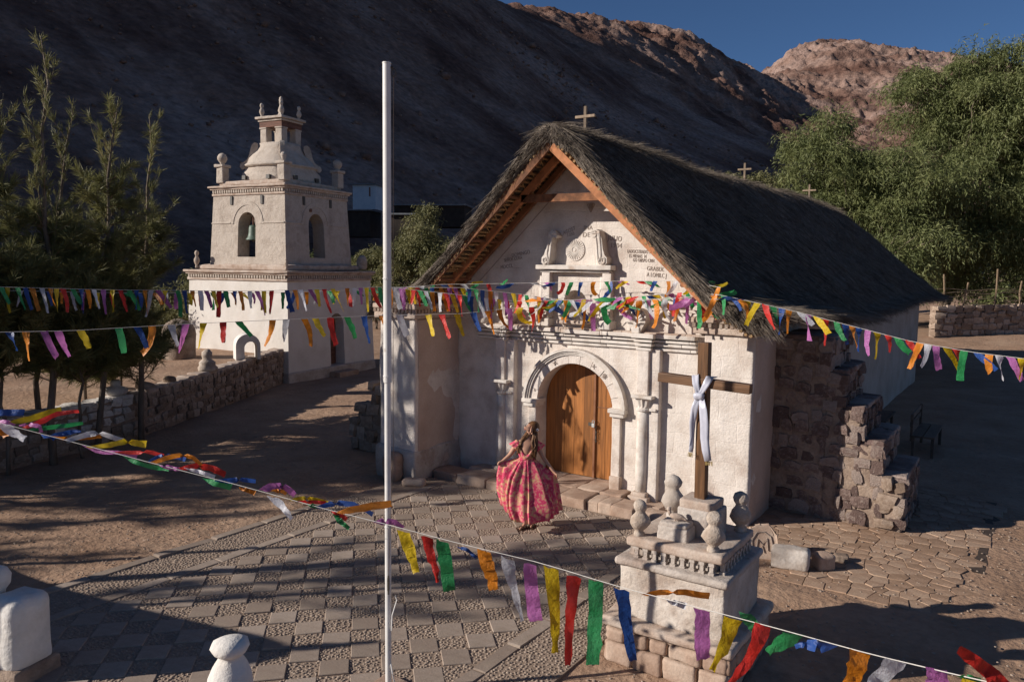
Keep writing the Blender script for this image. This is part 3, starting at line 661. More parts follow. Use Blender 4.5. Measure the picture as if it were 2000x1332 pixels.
for k in range(9): s_.tube([(.17+.014*math.sin(k*1.7), YD-.02, 1.17-.035*k), (.17+.02*math.cos(k*2.2), YD-.03, 1.15-.035*k), (.17, YD-.02, 1.135-.035*k)], .009, 5)
s_.build('chain', M['iron'], lf2)
s_ = MB(); s_.bb(.155, .64, YD+.005, YD+.016, 1.50, 1.515); s_.build('rail', M['purlin'], lf2)
# --- columns on both sides of the portal
for cx in (-1.60, 1.32):
    c = MB(); c.rbox((cx+.06, -.035, 1.36), (.33, .17, 2.62), .02, 6, .006, 8); c.build('pilaster', M['lime_b'], church, sharp=40)
    c = MB(); c.rbox((cx-.05, -.13, .07), (.36, .28, .20), .02, 3, .012, 1); c.rbox((cx-.05, -.13, .20), (.28, .24, .08), .03, 2, .008, 2); c.build('column_base', M['ledge'], church, sharp=40)
    c = MB(); c.lathe([(.098, .22), (.105, .6), (.103, 1.2), (.096, 1.63)], (cx-.06, -.10, 0), 14, wob=.012); c.build('shaft', M['carved'], church, smooth=True)
    c = MB(); c.lathe([(.098, 1.62), (.125, 1.635), (.125, 1.665), (.10, 1.675)], (cx-.06, -.10, 0), 14)
    c.rbox((cx-.03, -.11, 1.875), (.38, .32, .055), .012, 2, .004, 3); c.rbox((cx+.13, -.09, 1.66), (.12, .14, .05), .012, 1)
    n = 22; V = []; F = []
    rows = [(.100, 1.675), (.112, 1.72), (.135, 1.79), (.165, 1.85)]
    for r, z in rows:
        for k in range(n):
            an = 2*math.pi*k/n; q = r*(1+(.07 if k % 2 else -.09)*(1 if z > 1.7 else 0)); V.append((cx-.05+q*math.cos(an), -.10+q*math.sin(an)*.85, z))
    for i in range(len(rows)-1): F += [(i*n+k, i*n+(k+1) % n, (i+1)*n+(k+1) % n, (i+1)*n+k) for k in range(n)]
    c.add(V, F); c.build('capital', M['carved'], church)
    c = MB(); c.rbox((cx-.06, -.10, 2.28), (.21, .15, .76), .015, 3, .006, 4); c.build('upper_pilaster', M['lime'], church, sharp=40)
# --- entablature
e = MB()
for z, h, p_ in ((2.675, .045, .05), (2.745, .05, .075), (2.815, .045, .10), (2.895, .07, .155)):
    x = -2.30
    while x < 2.12:
        l = min(rng.uniform(.55, .95), 2.14-x)
        if l < .2: l = 2.14-x
        e.rbox((x+l/2, -p_/2+.02, z+rng.normal(0, .003)), (l-.004, p_+.04, h), .010, 2, .004, int(x*10) % 50, fs=5); x += l
e.build('entablature', M['carved'], church, sharp=40)
for cx in (-1.60, 1.32):
    e = MB()
    for z, h, p_, w_ in ((2.675, .045, .19, .27), (2.745, .05, .205, .30), (2.815, .045, .225, .33), (2.90, .08, .26, .40)): e.rbox((cx-.05, -p_/2+.02, z), (w_, p_+.04, h), .010, 2, .003, 12)
    e.build('entablature_block', M['carved'], church, sharp=40)
pass
e = MB()
for x in np.arange(-2.2, 2.1, .38): e.rbox((x+.19, -.05, 2.942), (.375, .20, .028), .01, 2, .006, int(x*9) % 40)
e.build('ledge_slabs', M['ledge'], church, sharp=40)
# --- aedicule over the portal
for cx in (-.71, .52):
    c = MB(); c.rbox((cx, -.09, 3.03), (.26, .24, .16), .03, 2, .015, 3); c.rbox((cx-.01, -.07, 3.14), (.2, .18, .07), .02, 2, .01, 3); c.build('colonnette_base', M['carved'], church, sharp=40)
    c = MB(); c.rbox((cx, -.04, 3.55), (.17, .16, .78), .012, 4, .006, 7); c.lathe([(.06, 3.16), (.065, 3.5), (.058, 3.86)], (cx-.09, -.06, 0), 10); c.build('colonnette', M['lime'], church, sharp=40)
e = MB(); e.rbox((-.12, -.09, 4.02), (1.52, .24, .085), .014, 5, .005, 2, fs=5); e.rbox((-.12, -.06, 3.95), (1.40, .16, .04), .010, 4, .004, 3); e.build('aedicule_cornice', M['carved'], church, sharp=40)
e = MB(); e.rbox((-.14, -.07, 3.05), (.62, .16, .06), .015, 3, .008, 5); e.build('niche_sill', M['ledge'], church, sharp=40)
def scroll(cx, sgn):
    """S-shaped volute bracket: spirals at both ends joined by a fluted band"""
    pts_ = []
    for t in np.linspace(0, 1, 14): a = rad(-190+330*t); r = .03+.075*t; pts_.append((cx-.10*0+sgn*(-.10)+r*math.cos(a)*sgn, 4.50+.055+r*math.sin(a)))
    pts_ = []
    up_c, lo_c = (cx-.125*sgn, 4.575), (cx+.10*sgn, 4.155)
    for t in np.linspace(0, 1, 12): a = rad(300-330*t+0); r = .022+.062*t; pts_.append((up_c[0]+sgn*r*math.cos(a+math.pi)*-1*-1, up_c[1]+r*math.sin(a)))
    pts_ = [(up_c[0]+sgn*(.018+.060*t)*math.cos(rad(-250+290*t*-1+0)), up_c[1]+(.018+.060*t)*math.sin(rad(-250-290*t+180))) for t in np.linspace(0, 1, 2)] and []
    for t in np.linspace(0, 1, 12): a = rad(330-270*t-30); r = .02+.065*t; pts_.append((up_c[0]-sgn*r*math.cos(a), up_c[1]+r*math.sin(a)))   # curls in from the outside
    pts_ += [(cx-.02*sgn, 4.60), (cx+.02*sgn, 4.47), (cx+.035*sgn, 4.33), (cx+.045*sgn, 4.22)]
    for t in np.linspace(0, 1, 12): a = rad(190+290*t); r = .085-.06*t; pts_.append((lo_c[0]+sgn*r*math.cos(a)*1.0, lo_c[1]+r*math.sin(a)))
    P_ = np.array(pts_)
    k_x = .8; P_[:, 0] = cx+(P_[:, 0]-cx)*k_x; c = MB(); body = [(cx-.16*sgn, 4.62), (cx-.08*sgn, 4.675), (cx+.0*sgn, 4.64), (cx+.06*sgn, 4.50), (cx+.085*sgn, 4.35), (cx+.13*sgn, 4.24), (cx+.19*sgn, 4.19), (cx+.195*sgn, 4.10), (cx+.14*sgn, 4.06), (cx+.02*sgn, 4.07), (cx-.03*sgn, 4.15), (cx-.045*sgn, 4.30), (cx-.05*sgn, 4.45), (cx-.08*sgn, 4.55), (cx-.17*sgn, 4.53), (cx-.20*sgn, 4.575)]
    body = [(cx+(x-cx)*k_x, z) for x, z in body]; c.prism(body if sgn > 0 else body[::-1], -.20, .02)
    c.tube([(x, -.205, z) for x, z in P_], .016, 6)
    c.tube([(cx+dx*sgn+.035*sgn, -.205, z) for dx, z in ((-.035, 4.63), (-.015, 4.47), (.0, 4.33), (.01, 4.20), (.03, 4.13))], .012, 5)
    c.tube([(cx+dx*sgn-.03*sgn, -.205, z) for dx, z in ((-.03, 4.53), (-.01, 4.40), (.0, 4.28), (.015, 4.16), (.04, 4.09))], .012, 5)
    c.build('scroll_bracket', M['carved'], church)
scroll(-.69, 1) if False else scroll(-.60, -1); scroll(.40, 1)
# sun disc
s_ = MB(); s_.lathe([(.195, -.018), (.195, .01)], (-.18, 0, 4.33), 26, axis='y'); disc = s_.build('sun_disc', M['lime'], church, sharp=40)
s_ = MB()
for k in range(26):
    t = 2*math.pi*k/26
    s_.bar((-.18+.05*math.cos(t), -.022, 4.33+.05*math.sin(t)), (-.18+.175*math.cos(t), -.022, 4.33+.175*math.sin(t)), .012, .014, (0, 1, 0))
s_.lathe([(.03, -.03), (.04, -.015)], (-.18, 0, 4.33), 10, axis='y'); s_.build('sun_ray', M['carved'], disc)
# shells standing on the cornice
def shell(cx, cz):
    c = MB(); c.prism(arc(cx, cz+.24, .175, 200, -20, 14)+[(cx+.07, cz+.02), (cx-.07, cz+.02)], -.20, .0)
    for k in range(9):
        a = rad(200-220*k/8); c.tube([(cx, -.215, cz+.16), (cx+.10*math.cos(a), -.235, cz+.22+.10*math.sin(a)), (cx+.185*math.cos(a), -.215, cz+.25+.185*math.sin(a))], [.012, .02, .026], 6)
    c.rbox((cx, -.12, cz+.05), (.16, .22, .12), .03, 2, .01, 3); c.lathe([(.03, -.25), (.035, -.2)], (cx, 0, cz+.16), 8, axis='y')
    c.build('carved_shell', M['carved'], church)
shell(1.13, 2.94); shell(-1.52, 2.94)
c = MB(); c.rbox((-2.15, -.08, 3.05), (.26, .18, .2), .06, 2, .03, 8); c.build('broken_ornament', M['carved'], church, sharp=40)
# pendant plant motif under the collar beam
c = MB()
for a_ in (60, 75, 90, 105, 120): c.tube([(.12, -.006, 4.98), (.12+.16*math.cos(rad(a_)), -.01, 4.98+.16*math.sin(rad(a_)))], .010, 5)
c.build('carved_plume', M['lime_dull'], church)
# carved lines that frame the gable inscriptions and the inscriptions themselves
c = MB()
for s1, x1 in ((1, .35), (-1, -.55)): c.bar((XR+s1*.52, -.002, 5.25), (XR+s1*2.25, -.002, 3.62), .014, .008, (0, 1, 0))
c.build('incised_line', M['text'], church)
def words(txt, u, v, size, tilt=0., sx=1.):
    cu = bpy.data.curves.new('t', 'FONT'); cu.body = txt; cu.size = size; cu.extrude = .004; cu.space_character = 1.08
    t = bpy.data.objects.new('t', cu); COL.objects.link(t); dg = bpy.context.evaluated_depsgraph_get(); dg.update()
    me = bpy.data.meshes.new_from_object(t.evaluated_get(dg)); bpy.data.objects.remove(t)
    p = PY(u, v, 0); me.materials.clear(); o = link('inscription', me, M['text'], church); o.location = (p[0], -.003, p[2]); o.rotation_euler = (rad(90), rad(-tilt), 0); o.scale = (sx, 1, 1)
words('AGOST', 1101, 459, .095, 20, .8); words('1350', 1108, 463, .085, 12, .85); words('INA', 1140, 449, .10, 0, 1.); words('DE', 1138, 463, .115, 0, 1.0)
words('JULIO', 1187, 469, .125, -6, .8); words('1904', 1192, 483, .115, -4, .9)
words('LADOCSTRADO SVZ', 1225, 494, .085, -2, .58); words('ES MENAS  N', 1228, 503, .085, -2, .62); words('GO OBISPO CIVN', 1236, 511, .08, -2, .58)
words('GRABDL', 1263, 528, .10, -3, .78); words('A LOMILC J', 1263, 540, .10, -3, .66)
words('DOMINGO', 1000, 503, .10, 10, .8); words('SEÑOR CURA', 985, 512, .09, 8, .7); words('MDCCL', 978, 526, .10, 8, .8)
# --- steps
def step_stone(x0, x1, y0, y1, z0, z1, sd): s = MB(); s.rbox(((x0+x1)/2, (y0+y1)/2, (z0+z1)/2), (x1-x0-.010, y1-y0-.010, z1-z0), .022, 4, .020, sd, fs=4.5); s.build('step_stone', M['pinkstone'], church, sharp=50)
xb = [-2.7, -2.1, -1.45, -.95, -.5, .1, .62, .86, 1.10, 1.50]
for i in range(len(xb)-1): step_stone(xb[i], xb[i+1], -.92+rng.uniform(-.03, .03), -.42, -.1, .16+rng.uniform(-.014, .014), 50+i)
xb = [-2.2, -1.4, -.90, -.38, .18, .64, 1.05]
for i in range(len(xb)-1): step_stone(xb[i], xb[i+1], -.42, .0 if not -.95 <= xb[i] < .6 else .52, -.1, .185+rng.uniform(-.008, .008), 70+i)
step_stone(1.05, 1.75, -.42, .02, -.1, .10, 90); step_stone(1.50, 1.95, -.75, -.42, -.1, .10, 91)

# ------------------------------------------------------------------ thatched roof
YF, YB = -.98, 24.6
def roof_h(x, y, wob=True):
    d = np.abs(x-XR)
    h = prof(np.minimum(d, 4.6)); hb = prof(np.clip(4.1-(YB-y), 0, 4.6)*1.0)
    k = 8.; hh = np.log(np.exp(k*h)+np.exp(k*hb))/k-.03*0
    hh = np.where(hb < .01, h, hh)
    r = ZR-hh+.0075*np.clip(y, 0, 20)+.10*sstep(d, 2.6, 3.6)*(1-sstep(y, -.5, 4))-.22*sstep(d, 2.8, 3.7)*sstep(y, 1, 7)
    if wob:
        p = np.stack([x, y, 0*x], 1); r = r+.05*fbm(p*np.array([1, .45, 1]), .8, 3, 44)-.03*np.sin(y*.31)
    return r
XE = 3.58
rx = np.concatenate([np.linspace(-4.2, XR, 34), np.linspace(XR, XE, 34)[1:]]); ry = np.linspace(YF, YB, 120)
X, Y = np.meshgrid(rx, ry, indexing='ij'); Zt = roof_h(X.ravel(), Y.ravel()).reshape(X.shape)
th = .23
V = np.concatenate([np.stack([X.ravel(), Y.ravel(), Zt.ravel()], 1), np.stack([X.ravel(), Y.ravel(), Zt.ravel()-th*(1+.35*np.clip(1-np.abs(X.ravel()-XR)*.5, 0, 1)-.45*sstep(np.abs(X.ravel()-XR), 2.8, 3.7))], 1)])
nx, ny = X.shape; I = np.arange(nx*ny).reshape(nx, ny); o = nx*ny
Q = [np.stack([I[:-1, :-1], I[1:, :-1], I[1:, 1:], I[:-1, 1:]], -1).reshape(-1, 4), np.stack([I[:-1, :-1]+o, I[:-1, 1:]+o, I[1:, 1:]+o, I[1:, :-1]+o], -1).reshape(-1, 4)]
for row, fl in ((I[0], 1), (I[-1], 0), (I[:, 0], 0), (I[:, -1], 1)):
    q = np.stack([row[:-1], row[1:], row[1:]+o, row[:-1]+o], -1); Q.append(q if fl else q[:, ::-1])
V[:, :2] += .02*rng.normal(size=(len(V), 2))
tm = M['thatch']
thatch = link('thatch_roof', fast_mesh('thatch_roof', V, np.concatenate(Q), 4), tm, church, smooth=True)
def blades(name, base, dirs, length, width, mt, parent, lift=None, kind='stuff', taper=.35):
    """many narrow two-quad straws: base (N,3), dirs (N,3)"""
    n = len(base); d = dirs/np.linalg.norm(dirs, axis=1)[:, None]
    side = np.cross(d, np.array([0, 0, 1.])+.6*rng.normal(size=(n, 3))); side /= np.linalg.norm(side, axis=1)[:, None]+1e-9
    L = length[:, None]; W = (width if hasattr(width, '__len__') else np.full(n, width))[:, None]
    sag = np.zeros((n, 3)); sag[:, 2] = -.12*length if lift is None else lift
    A0, A1 = base-side*W/2, base+side*W/2; m_ = base+d*L*.5-sag*.25; B0, B1 = m_-side*W*.42, m_+side*W*.42; e_ = base+d*L+sag*.5; C0, C1 = e_-side*W*taper/2, e_+side*W*taper/2
    V = np.stack([A0, A1, B1, B0, C1, C0], 1).reshape(-1, 3); b = (np.arange(n)*6)[:, None]
    F = np.concatenate([b+np.array([[0, 1, 2, 3]]), b+np.array([[3, 2, 4, 5]])])
    o = link(name, fast_mesh(name, V-org(parent), F, 4), mt, parent)
    if kind: o['kind'] = kind
    return o
def surf_pts(n, xr_, yr_):
    x = rng.uniform(*xr_, n); y = rng.uniform(*yr_, n); z = roof_h(x, y); e = .03
    gx_ = (roof_h(x+e, y)-roof_h(x-e, y))/(2*e); gy_ = (roof_h(x, y+e)-roof_h(x, y-e))/(2*e)
    return np.stack([x, y, z], 1), np.stack([-gx_, -gy_, -(gx_**2+gy_**2)], 1), np.stack([-gx_, -gy_, np.ones(n)], 1)
B, D, Nn = [], [], []
for n_, xr_, yr_ in ((36000, (XR-.2, XE), (YF, 23.4)), (36000, (XR-.3, XE), (YF, 7)), (6000, (-4.2, XR), (YF, 2.5)), (14000, (XR, XE), (YF, .8))):
    b, d, nn = surf_pts(n_, xr_, yr_); B.append(b); D.append(d); Nn.append(nn)
B = np.concatenate(B); D = np.concatenate(D); Nn = np.concatenate(Nn); D[:, 1] += .0; D /= np.linalg.norm(D, axis=1)[:, None]+1e-6
D = D+.075*rng.normal(size=D.shape)+.045*Nn/np.linalg.norm(Nn, axis=1)[:, None]
D[:, 1] += .16*fbm(B, .8, 2, 3)
blades('straw', B+Nn*.005, D, rng.uniform(.2, .6, len(B)), rng.uniform(.004, .009, len(B)), M['straw'], thatch, lift=np.zeros(len(B)))
# fringe along the eaves and along the raw front edge
n = 9000; y = rng.uniform(YF, 23.4, n); x = XE-rng.uniform(0, .22, n); z = roof_h(x, y)-rng.uniform(0, th*.55, n)
b1_ = np.stack([x, y, z], 1); d1_ = np.stack([.75+.2*rng.normal(size=n), .12*rng.normal(size=n), -.5+.2*rng.normal(size=n)], 1)
n2 = 2600; x = rng.uniform(-4.2, XE, n2); yb = np.full(n2, 23.5); z = roof_h(x, yb)-rng.uniform(0, th, n2); b2_ = np.stack([x, yb, z], 1); d2_ = np.stack([.2*rng.normal(size=n2), .6+.2*rng.normal(size=n2), -.7+.3*rng.normal(size=n2)], 1)
n3 = 2500; y = rng.uniform(YF, 8, n3); x = -4.2+rng.uniform(0, .2, n3); z = roof_h(x, y)-rng.uniform(0, th, n3); b3_ = np.stack([x, y, z], 1); d3_ = np.stack([-.6+.25*rng.normal(size=n3), .2*rng.normal(size=n3), -.7+.3*rng.normal(size=n3)], 1)
bb_ = np.concatenate([b1_, b2_, b3_]); dd_ = np.concatenate([d1_, d2_, d3_])
blades('eave_fringe', bb_, dd_, rng.uniform(.08, .26, len(bb_)), rng.uniform(.004, .009, len(bb_)), M['straw'], thatch)
n = 16000; x = rng.uniform(-4.2, XE, n); yv = np.full(n, YF)+rng.uniform(-.03, .12, n); q = rng.uniform(0, 1, n)**.7; z = roof_h(x, yv)-q*th*1.05+.0
sg = np.sign(x-XR); sl = np.where(np.abs(x-XR) > .35, 1., .3)
dd_ = np.stack([sg*(.72*sl)+.12*rng.normal(size=n), -.14+.13*rng.normal(size=n), -.66*sl+.12*rng.normal(size=n)], 1)
blades('verge_fringe', np.stack([x, yv, z], 1), dd_, rng.uniform(.10, .30, n), rng.uniform(.004, .008, n), M['straw'], thatch)
# ridge roll of bound straw
n = 5000; y = rng.uniform(YF, 19.5, n); x = XR+rng.uniform(-.16, .16, n); b = np.stack([x, y, roof_h(x, y)+.01], 1)
blades('ridge_straw', b, np.stack([np.sign(x-XR)*.8+.2*rng.normal(size=n), .4*rng.normal(size=n), .10+.15*rng.normal(size=n)], 1), rng.uniform(.12, .30, n), rng.uniform(.004, .009, n), M['straw'], thatch)
# timbers under the front overhang
def slope_pt(x, y, below): return (x, y, float(ZR-prof(abs(x-XR)))-below)
for sg_ in (-1, 1):
    xo = XR+sg_*2.95
    for yv, nm, mt, bl, w_, h_ in ((-.93, 'bargeboard', 'beam', .36, .05, .13), (-.50, 'rafter', 'beam', .43, .09, .12), (-.10, 'rafter', 'purlin', .43, .08, .10)):
        b = MB(); p0_ = (XR+sg_*.02, yv, ZR-.31-.02*sg_-(.06 if yv > -.9 else 0)); p1_ = slope_pt(xo, yv, bl-.08)
        b.bar(p0_, p1_, w_, h_); b.build(nm, M[mt], church)
    for t in (.30, .55, .80):                    # purlins running back under the thatch
        xx = XR+sg_*2.95*t; b = MB(); b.tube([slope_pt(xx, -.94, .35), slope_pt(xx, .02, .35)], .035, 7); b.build('purlin', M['purlin'], church)
    r_ = MB(); nn_ = 44
    for k in range(nn_):
        xx = XR+sg_*(.12+3.35*(k+.5)/nn_); za = slope_pt(xx, 0, .285)[2]+.012*rng.normal()
        r_.tube([(xx, -.96, za), (xx, -.5, za+.01*rng.normal()), (xx, .03, za)], .026, 5)
    q = r_.build('reed_ceiling', M['reed'], church); q['kind'] = 'stuff'
    r_ = MB()
    for k in range(15):                          # crossed canes that lace the reeds down
        t0 = .08+.9*k/15; x0 = XR+sg_*3.1*t0; x1 = XR+sg_*3.1*(t0+.10)
        r_.bar(slope_pt(x0, -.92, .325), slope_pt(x1, -.06, .325), .018, .012)
    q = r_.build('lacing_cane', M['reed'], church); q['kind'] = 'stuff'
b = MB(); b.bar((-.98, -.50, 5.21), (.84, -.50, 5.19), .09, .13); b.build('collar_beam', M['beam'], church)

# crosses on the ridge
for i, (u, v, ut, vt, lab) in enumerate([(1143, 262, 1143, 211, 'tallest weathered wooden cross on the front end of the thatched ridge'), (1454, 352, 1455, 321, 'weathered wooden cross half way along the thatched ridge'), (1580, 392, 1580, 362, 'small weathered wooden cross at the far end of the thatched ridge')]):
    p = PX(u, v, XR); t = PX(ut, vt, XR); h = t[2]-p[2]; p[2] = max(p[2], float(roof_h(np.array([XR]), np.array([p[1]]))[0]))+.03; c = empty('roof_cross', (XR, p[1], p[2]), 0, lab, 'cross', 'wooden crosses along the church ridge')
    b = MB(); b.rbox((XR, p[1], p[2]+h/2-.15), (.055, .05, h+.3), .008, 1); b.build('upright', M['greywood'], c)
    b = MB(); a_ = h*.44; b.rbox((XR, p[1]-.005, p[2]+h*.60), (a_*2, .055, .05), .008, 1); b.build('crossbar', M['greywood'], c)

# ------------------------------------------------------------------ stepped buttress of field stones
sb = empty('stepped_buttress', (4.1, 1.8, 0), 0, 'stepped buttress of purple field stones against the side wall of the church', 'buttress')
stp = [(3.08, 3.95, 2.92), (3.95, 4.18, 2.40), (4.18, 4.47, 1.84), (4.47, 4.78, 1.32), (4.78, 5.12, .82)]
c = MB()
for x0, x1, z in stp: c.rbox(((x0+x1)/2, 1.82, z/2-.03), (x1-x0+.002, 1.62, z+.0), .03, 3, .02, 3)
c.build('mortar_core', M['mortar'], sb, sharp=45)
cnt = [0]
for i, (x0, x1, z) in enumerate(stp):
    if i == 4: rubble(sb, (x0-.02, 1.0), (x1+.02, 1.0), 0, z, .19, .24, .22, 'stone_lit', cnt=cnt, proud=.05)  # lowest front uses the sunlit tone, its light is in the colour
    elif i == 0: rubble(sb, (x0, 1.0), (x1, 1.0), 0, z, .22, .27, .2, 'stone_red', cnt=cnt, proud=.008, gap=.84)
    else: rubble(sb, (x0-.04, 1.0), (x1+.02, 1.0), 0, z, .21, .26, .2, 'stone_red', cnt=cnt, proud=.012, gap=.86)
    zl = stp[i+1][2] if i < 4 else 0
    rubble(sb, (x1, 1.02), (x1, 2.62), zl, z, .22, .24, .2, 'stone_red', cnt=cnt, proud=.04)
for i, (x0, x1, z) in enumerate(stp):           # rough flat treads
    for y in np.arange(1.1, 2.6, .33):
        t = MB(); t.rbox(((x0+x1)/2+.02, y+.12+rng.uniform(-.03, .03), z+.0), (x1-x0+.05, .31, .09), .03, 1, .02, int(y*31+i)); t.build('tread_stone', M['stone_red'], sb, smooth=True)

# ruined low wall at the west side of the church
rn = empty('ruined_wall', (-5.6, .3, 0), 0, 'short broken rubble wall stub left of the church behind the flagpole', 'stone wall'); rn['kind'] = 'thing'
c = MB(); c.rbox((-4.75, .1, .52), (1.6, .42, 1.1), .1, 3, .08, 5); c.rbox((-4.45, .1, 1.2), (.9, .38, .6), .1, 3, .08, 6); c.build('mortar_core', M['mortar'], rn, smooth=True)
rubble(rn, (-5.65, -.12), (-3.95, -.12), 0, 1.05, .24, .30, .26, 'stone_lit', proud=.06); rubble(rn, (-5.1, -.12), (-3.95, -.12), 1.03, 1.5, .23, .28, .26, 'stone_lit', proud=.05)
# ------------------------------------------------------------------ bell tower
TA = rad(8); TC = np.array([-16.90, 7.27, 0.0])
tower = empty('bell_tower', TC, TA, 'whitewashed two stage adobe bell tower with domed lantern', 'bell tower'); tower['kind'] = 'thing'
def TB(mb, name, m_, parent=tower, **k):
    for i, v in enumerate(mb.v):
        hi_ = v[:, 2] > 7.0; s_ = np.where(v[:, 2] > 8.5, .80, 1.0)*1.0 if name.startswith('lantern') else np.ones(len(v)); mb.v[i] = np.stack([v[:, 0]*s_, v[:, 1]*s_, np.where(hi_, 7.0+(v[:, 2]-7.0)*.895, v[:, 2])], 1)
    return mb.build(name, m_, parent, local=True, **k)
def T2W(p):
    a, b = math.cos(TA), math.sin(TA); p = np.asarray(p, float); return np.array([TC[0]+p[0]*a-p[1]*b, TC[1]+p[0]*b+p[1]*a, p[2]])
def batter(mb, z0, k):
    for i, v in enumerate(mb.v):
        s = 1-k*(v[:, 2]-z0); mb.v[i] = np.stack([v[:, 0]*s, v[:, 1]*s, v[:, 2]], 1)
    return mb
# lower stage: four walls, doorway and oculus on the east side
hl = 2.42
w = MB(); w.prism([(-hl, -.05), (hl, -.05), (hl, 3.45), (-hl, 3.45)], -hl, -hl+.6); w.prism([(-hl, -.05), (hl, -.05), (hl, 3.45), (-hl, 3.45)], hl-.6, hl)
door = [(-.20, .22)]+arc(.20, 1.86, .40, 180, 0, 10)[::-1][::-1]+[(.60, .22)]
ocu = arc(.10, 2.92, .19, 0, 342, 19)
w.prism([(-hl+.6, -.05), (hl-.6, -.05), (hl-.6, 3.45), (-hl+.6, 3.45)], hl-.6, hl, holes=[door, ocu], plane='yz')
w.prism([(-hl+.6, -.05), (hl-.6, -.05), (hl-.6, 3.45), (-hl+.6, 3.45)], -hl, -hl+.6, plane='yz')
TB(batter(w, 0, .013), 'lower_stage', M['render'])
b = MB(); b.bb(hl-.5, hl-.44, -.3, .7, .15, 2.35); TB(b, 'door', M['lintel']); b = MB(); b.bb(hl-.55, hl-.5, -.15, .4, 2.65, 3.2); TB(b, 'oculus_back', M['iron'])
b = MB(); b.bb(hl+.02, hl+.5, -.35, .75, -.05, .16); TB(b, 'doorstep', M['pinkstone'])
b = MB()
for s_ in (0, 1): b.rbox((0, 0, .10), (2*hl+.10, 2*hl+.10, .5), .05, 10, .03, 9, fs=2) if s_ == 0 else None
TB(b, 'stone_base', M['lime_dull'], sharp=45)
def tower_cornice(h, z, n, mname='ledge'):
    c = MB(); c.rbox((0, 0, z+.045), (2*h+.10, 2*h+.10, .09), .02, 12, .012, 3); c.rbox((0, 0, z+.15), (2*h+.03, 2*h+.03, .12), .01, 1)
    c.rbox((0, 0, z+.24), (2*h+.20, 2*h+.20, .07), .02, 14, .014, 4); c.rbox((0, 0, z+.315), (2*h+.32, 2*h+.32, .085), .03, 14, .022, 5)
    TB(c, 'cornice', M[mname], sharp=45)
    d = MB()
    for k in range(n):
        t = -h+2*h*(k+.5)/n
        for x, y, sx, sy in ((t, -h-.04, h/n*1.1, .07), (h+.04, t, .07, h/n*1.1)): d.box((x, y, z+.148), (sx, sy, .10))
    q = TB(d, 'dentil_row', M['tufa']); q['kind'] = 'stuff'
tower_cornice(2.31, 3.44, 38)
b = MB(); b.rbox((0, 0, 3.90), (4.2, 4.2, .2), .06, 8, .03, 2); TB(b, 'sloping_ledge', M['ledge'], sharp=45)
# upper stage with an arched bell opening on every side
hu = 1.80
def uwall(cen, hw=.43, zt=5.42): return [(cen-hw, 4.27)]+arc(cen, zt, hw, 180, 0, 12)+[(cen+hw, 4.27)]
u_ = MB(); z0, z1 = 3.92, 6.46; fr = [(-hu, z0), (hu, z0), (hu, z1), (-hu, z1)]
u_.prism(fr, -hu, -hu+.55, holes=[uwall(-.04)[::-1]]); u_.prism(fr, hu-.55, hu, holes=[uwall(0)[::-1]])
sd = [(-hu+.55, z0), (hu-.55, z0), (hu-.55, z1), (-hu+.55, z1)]
u_.prism(sd, hu-.55, hu, holes=[uwall(-.14)[::-1]], plane='yz'); u_.prism(sd, -hu, -hu+.55, holes=[uwall(0)[::-1]], plane='yz')
TB(batter(u_, 4.0, .026), 'upper_stage', M['tufa'])
k_ = MB()
k_.prism(arc(-.04, 5.44, .80, 180, 0, 18)+arc(-.04, 5.44, .66, 0, 180, 18), -hu-.02, -hu+.10); k_.prism(arc(-.14, 5.44, .80, 180, 0, 18)+arc(-.14, 5.44, .66, 0, 180, 18), hu-.10, hu+.02, plane='yz')
k_.rbox((-1.32, -hu+.03, 5.47), (.98, .12, .05), .012, 4, .006, 2); k_.rbox((1.26, -hu+.03, 5.47), (1.02, .12, .05), .012, 4, .006, 3); k_.rbox((hu-.03, -1.34, 5.47), (.12, .90, .05), .012, 4, .006, 4); k_.rbox((hu-.03, 1.24, 5.47), (.12, 1.05, .05), .012, 4, .006, 5)
q = TB(batter(k_, 4.0, .026), 'string_course', M['tufa'], sharp=40); q['kind'] = 'stuff'
k_ = MB()
for x in (-.78, .66): k_.bb(x-.05, x+.05, -hu-.004+.07, -hu+.12, 6.12, 6.42)
for y in (-.75, .70): k_.bb(hu-.12, hu+.004-.07, y-.05, y+.05, 6.12, 6.42)
q = TB(k_, 'drain_slot', M['iron']); q['kind'] = 'stuff'
f_ = MB(); f_.bb(-1.3, 1.3, -1.3, 1.3, 4.10, 4.24); TB(f_, 'bell_floor', M['lintel'])
tower_cornice(1.68, 6.44, 30)
b = MB(); b.rbox((0, 0, 6.90), (3.1, 3.1, .16), .05, 8, .025, 2); TB(b, 'roof_slab', M['ledge'], sharp=45)
def finial_prof(s, r=1.0): return [(.09*r*s, 0), (.085*r*s, .10*s), (.06*r*s, .14*s), (.11*r*s, .24*s), (.155*r*s, .36*s), (.14*r*s, .48*s), (.085*r*s, .60*s), (.07*r*s, .65*s), (.10*r*s, .72*s), (.112*r*s, .80*s), (.085*r*s, .90*s), (.03*r*s, .95*s)]
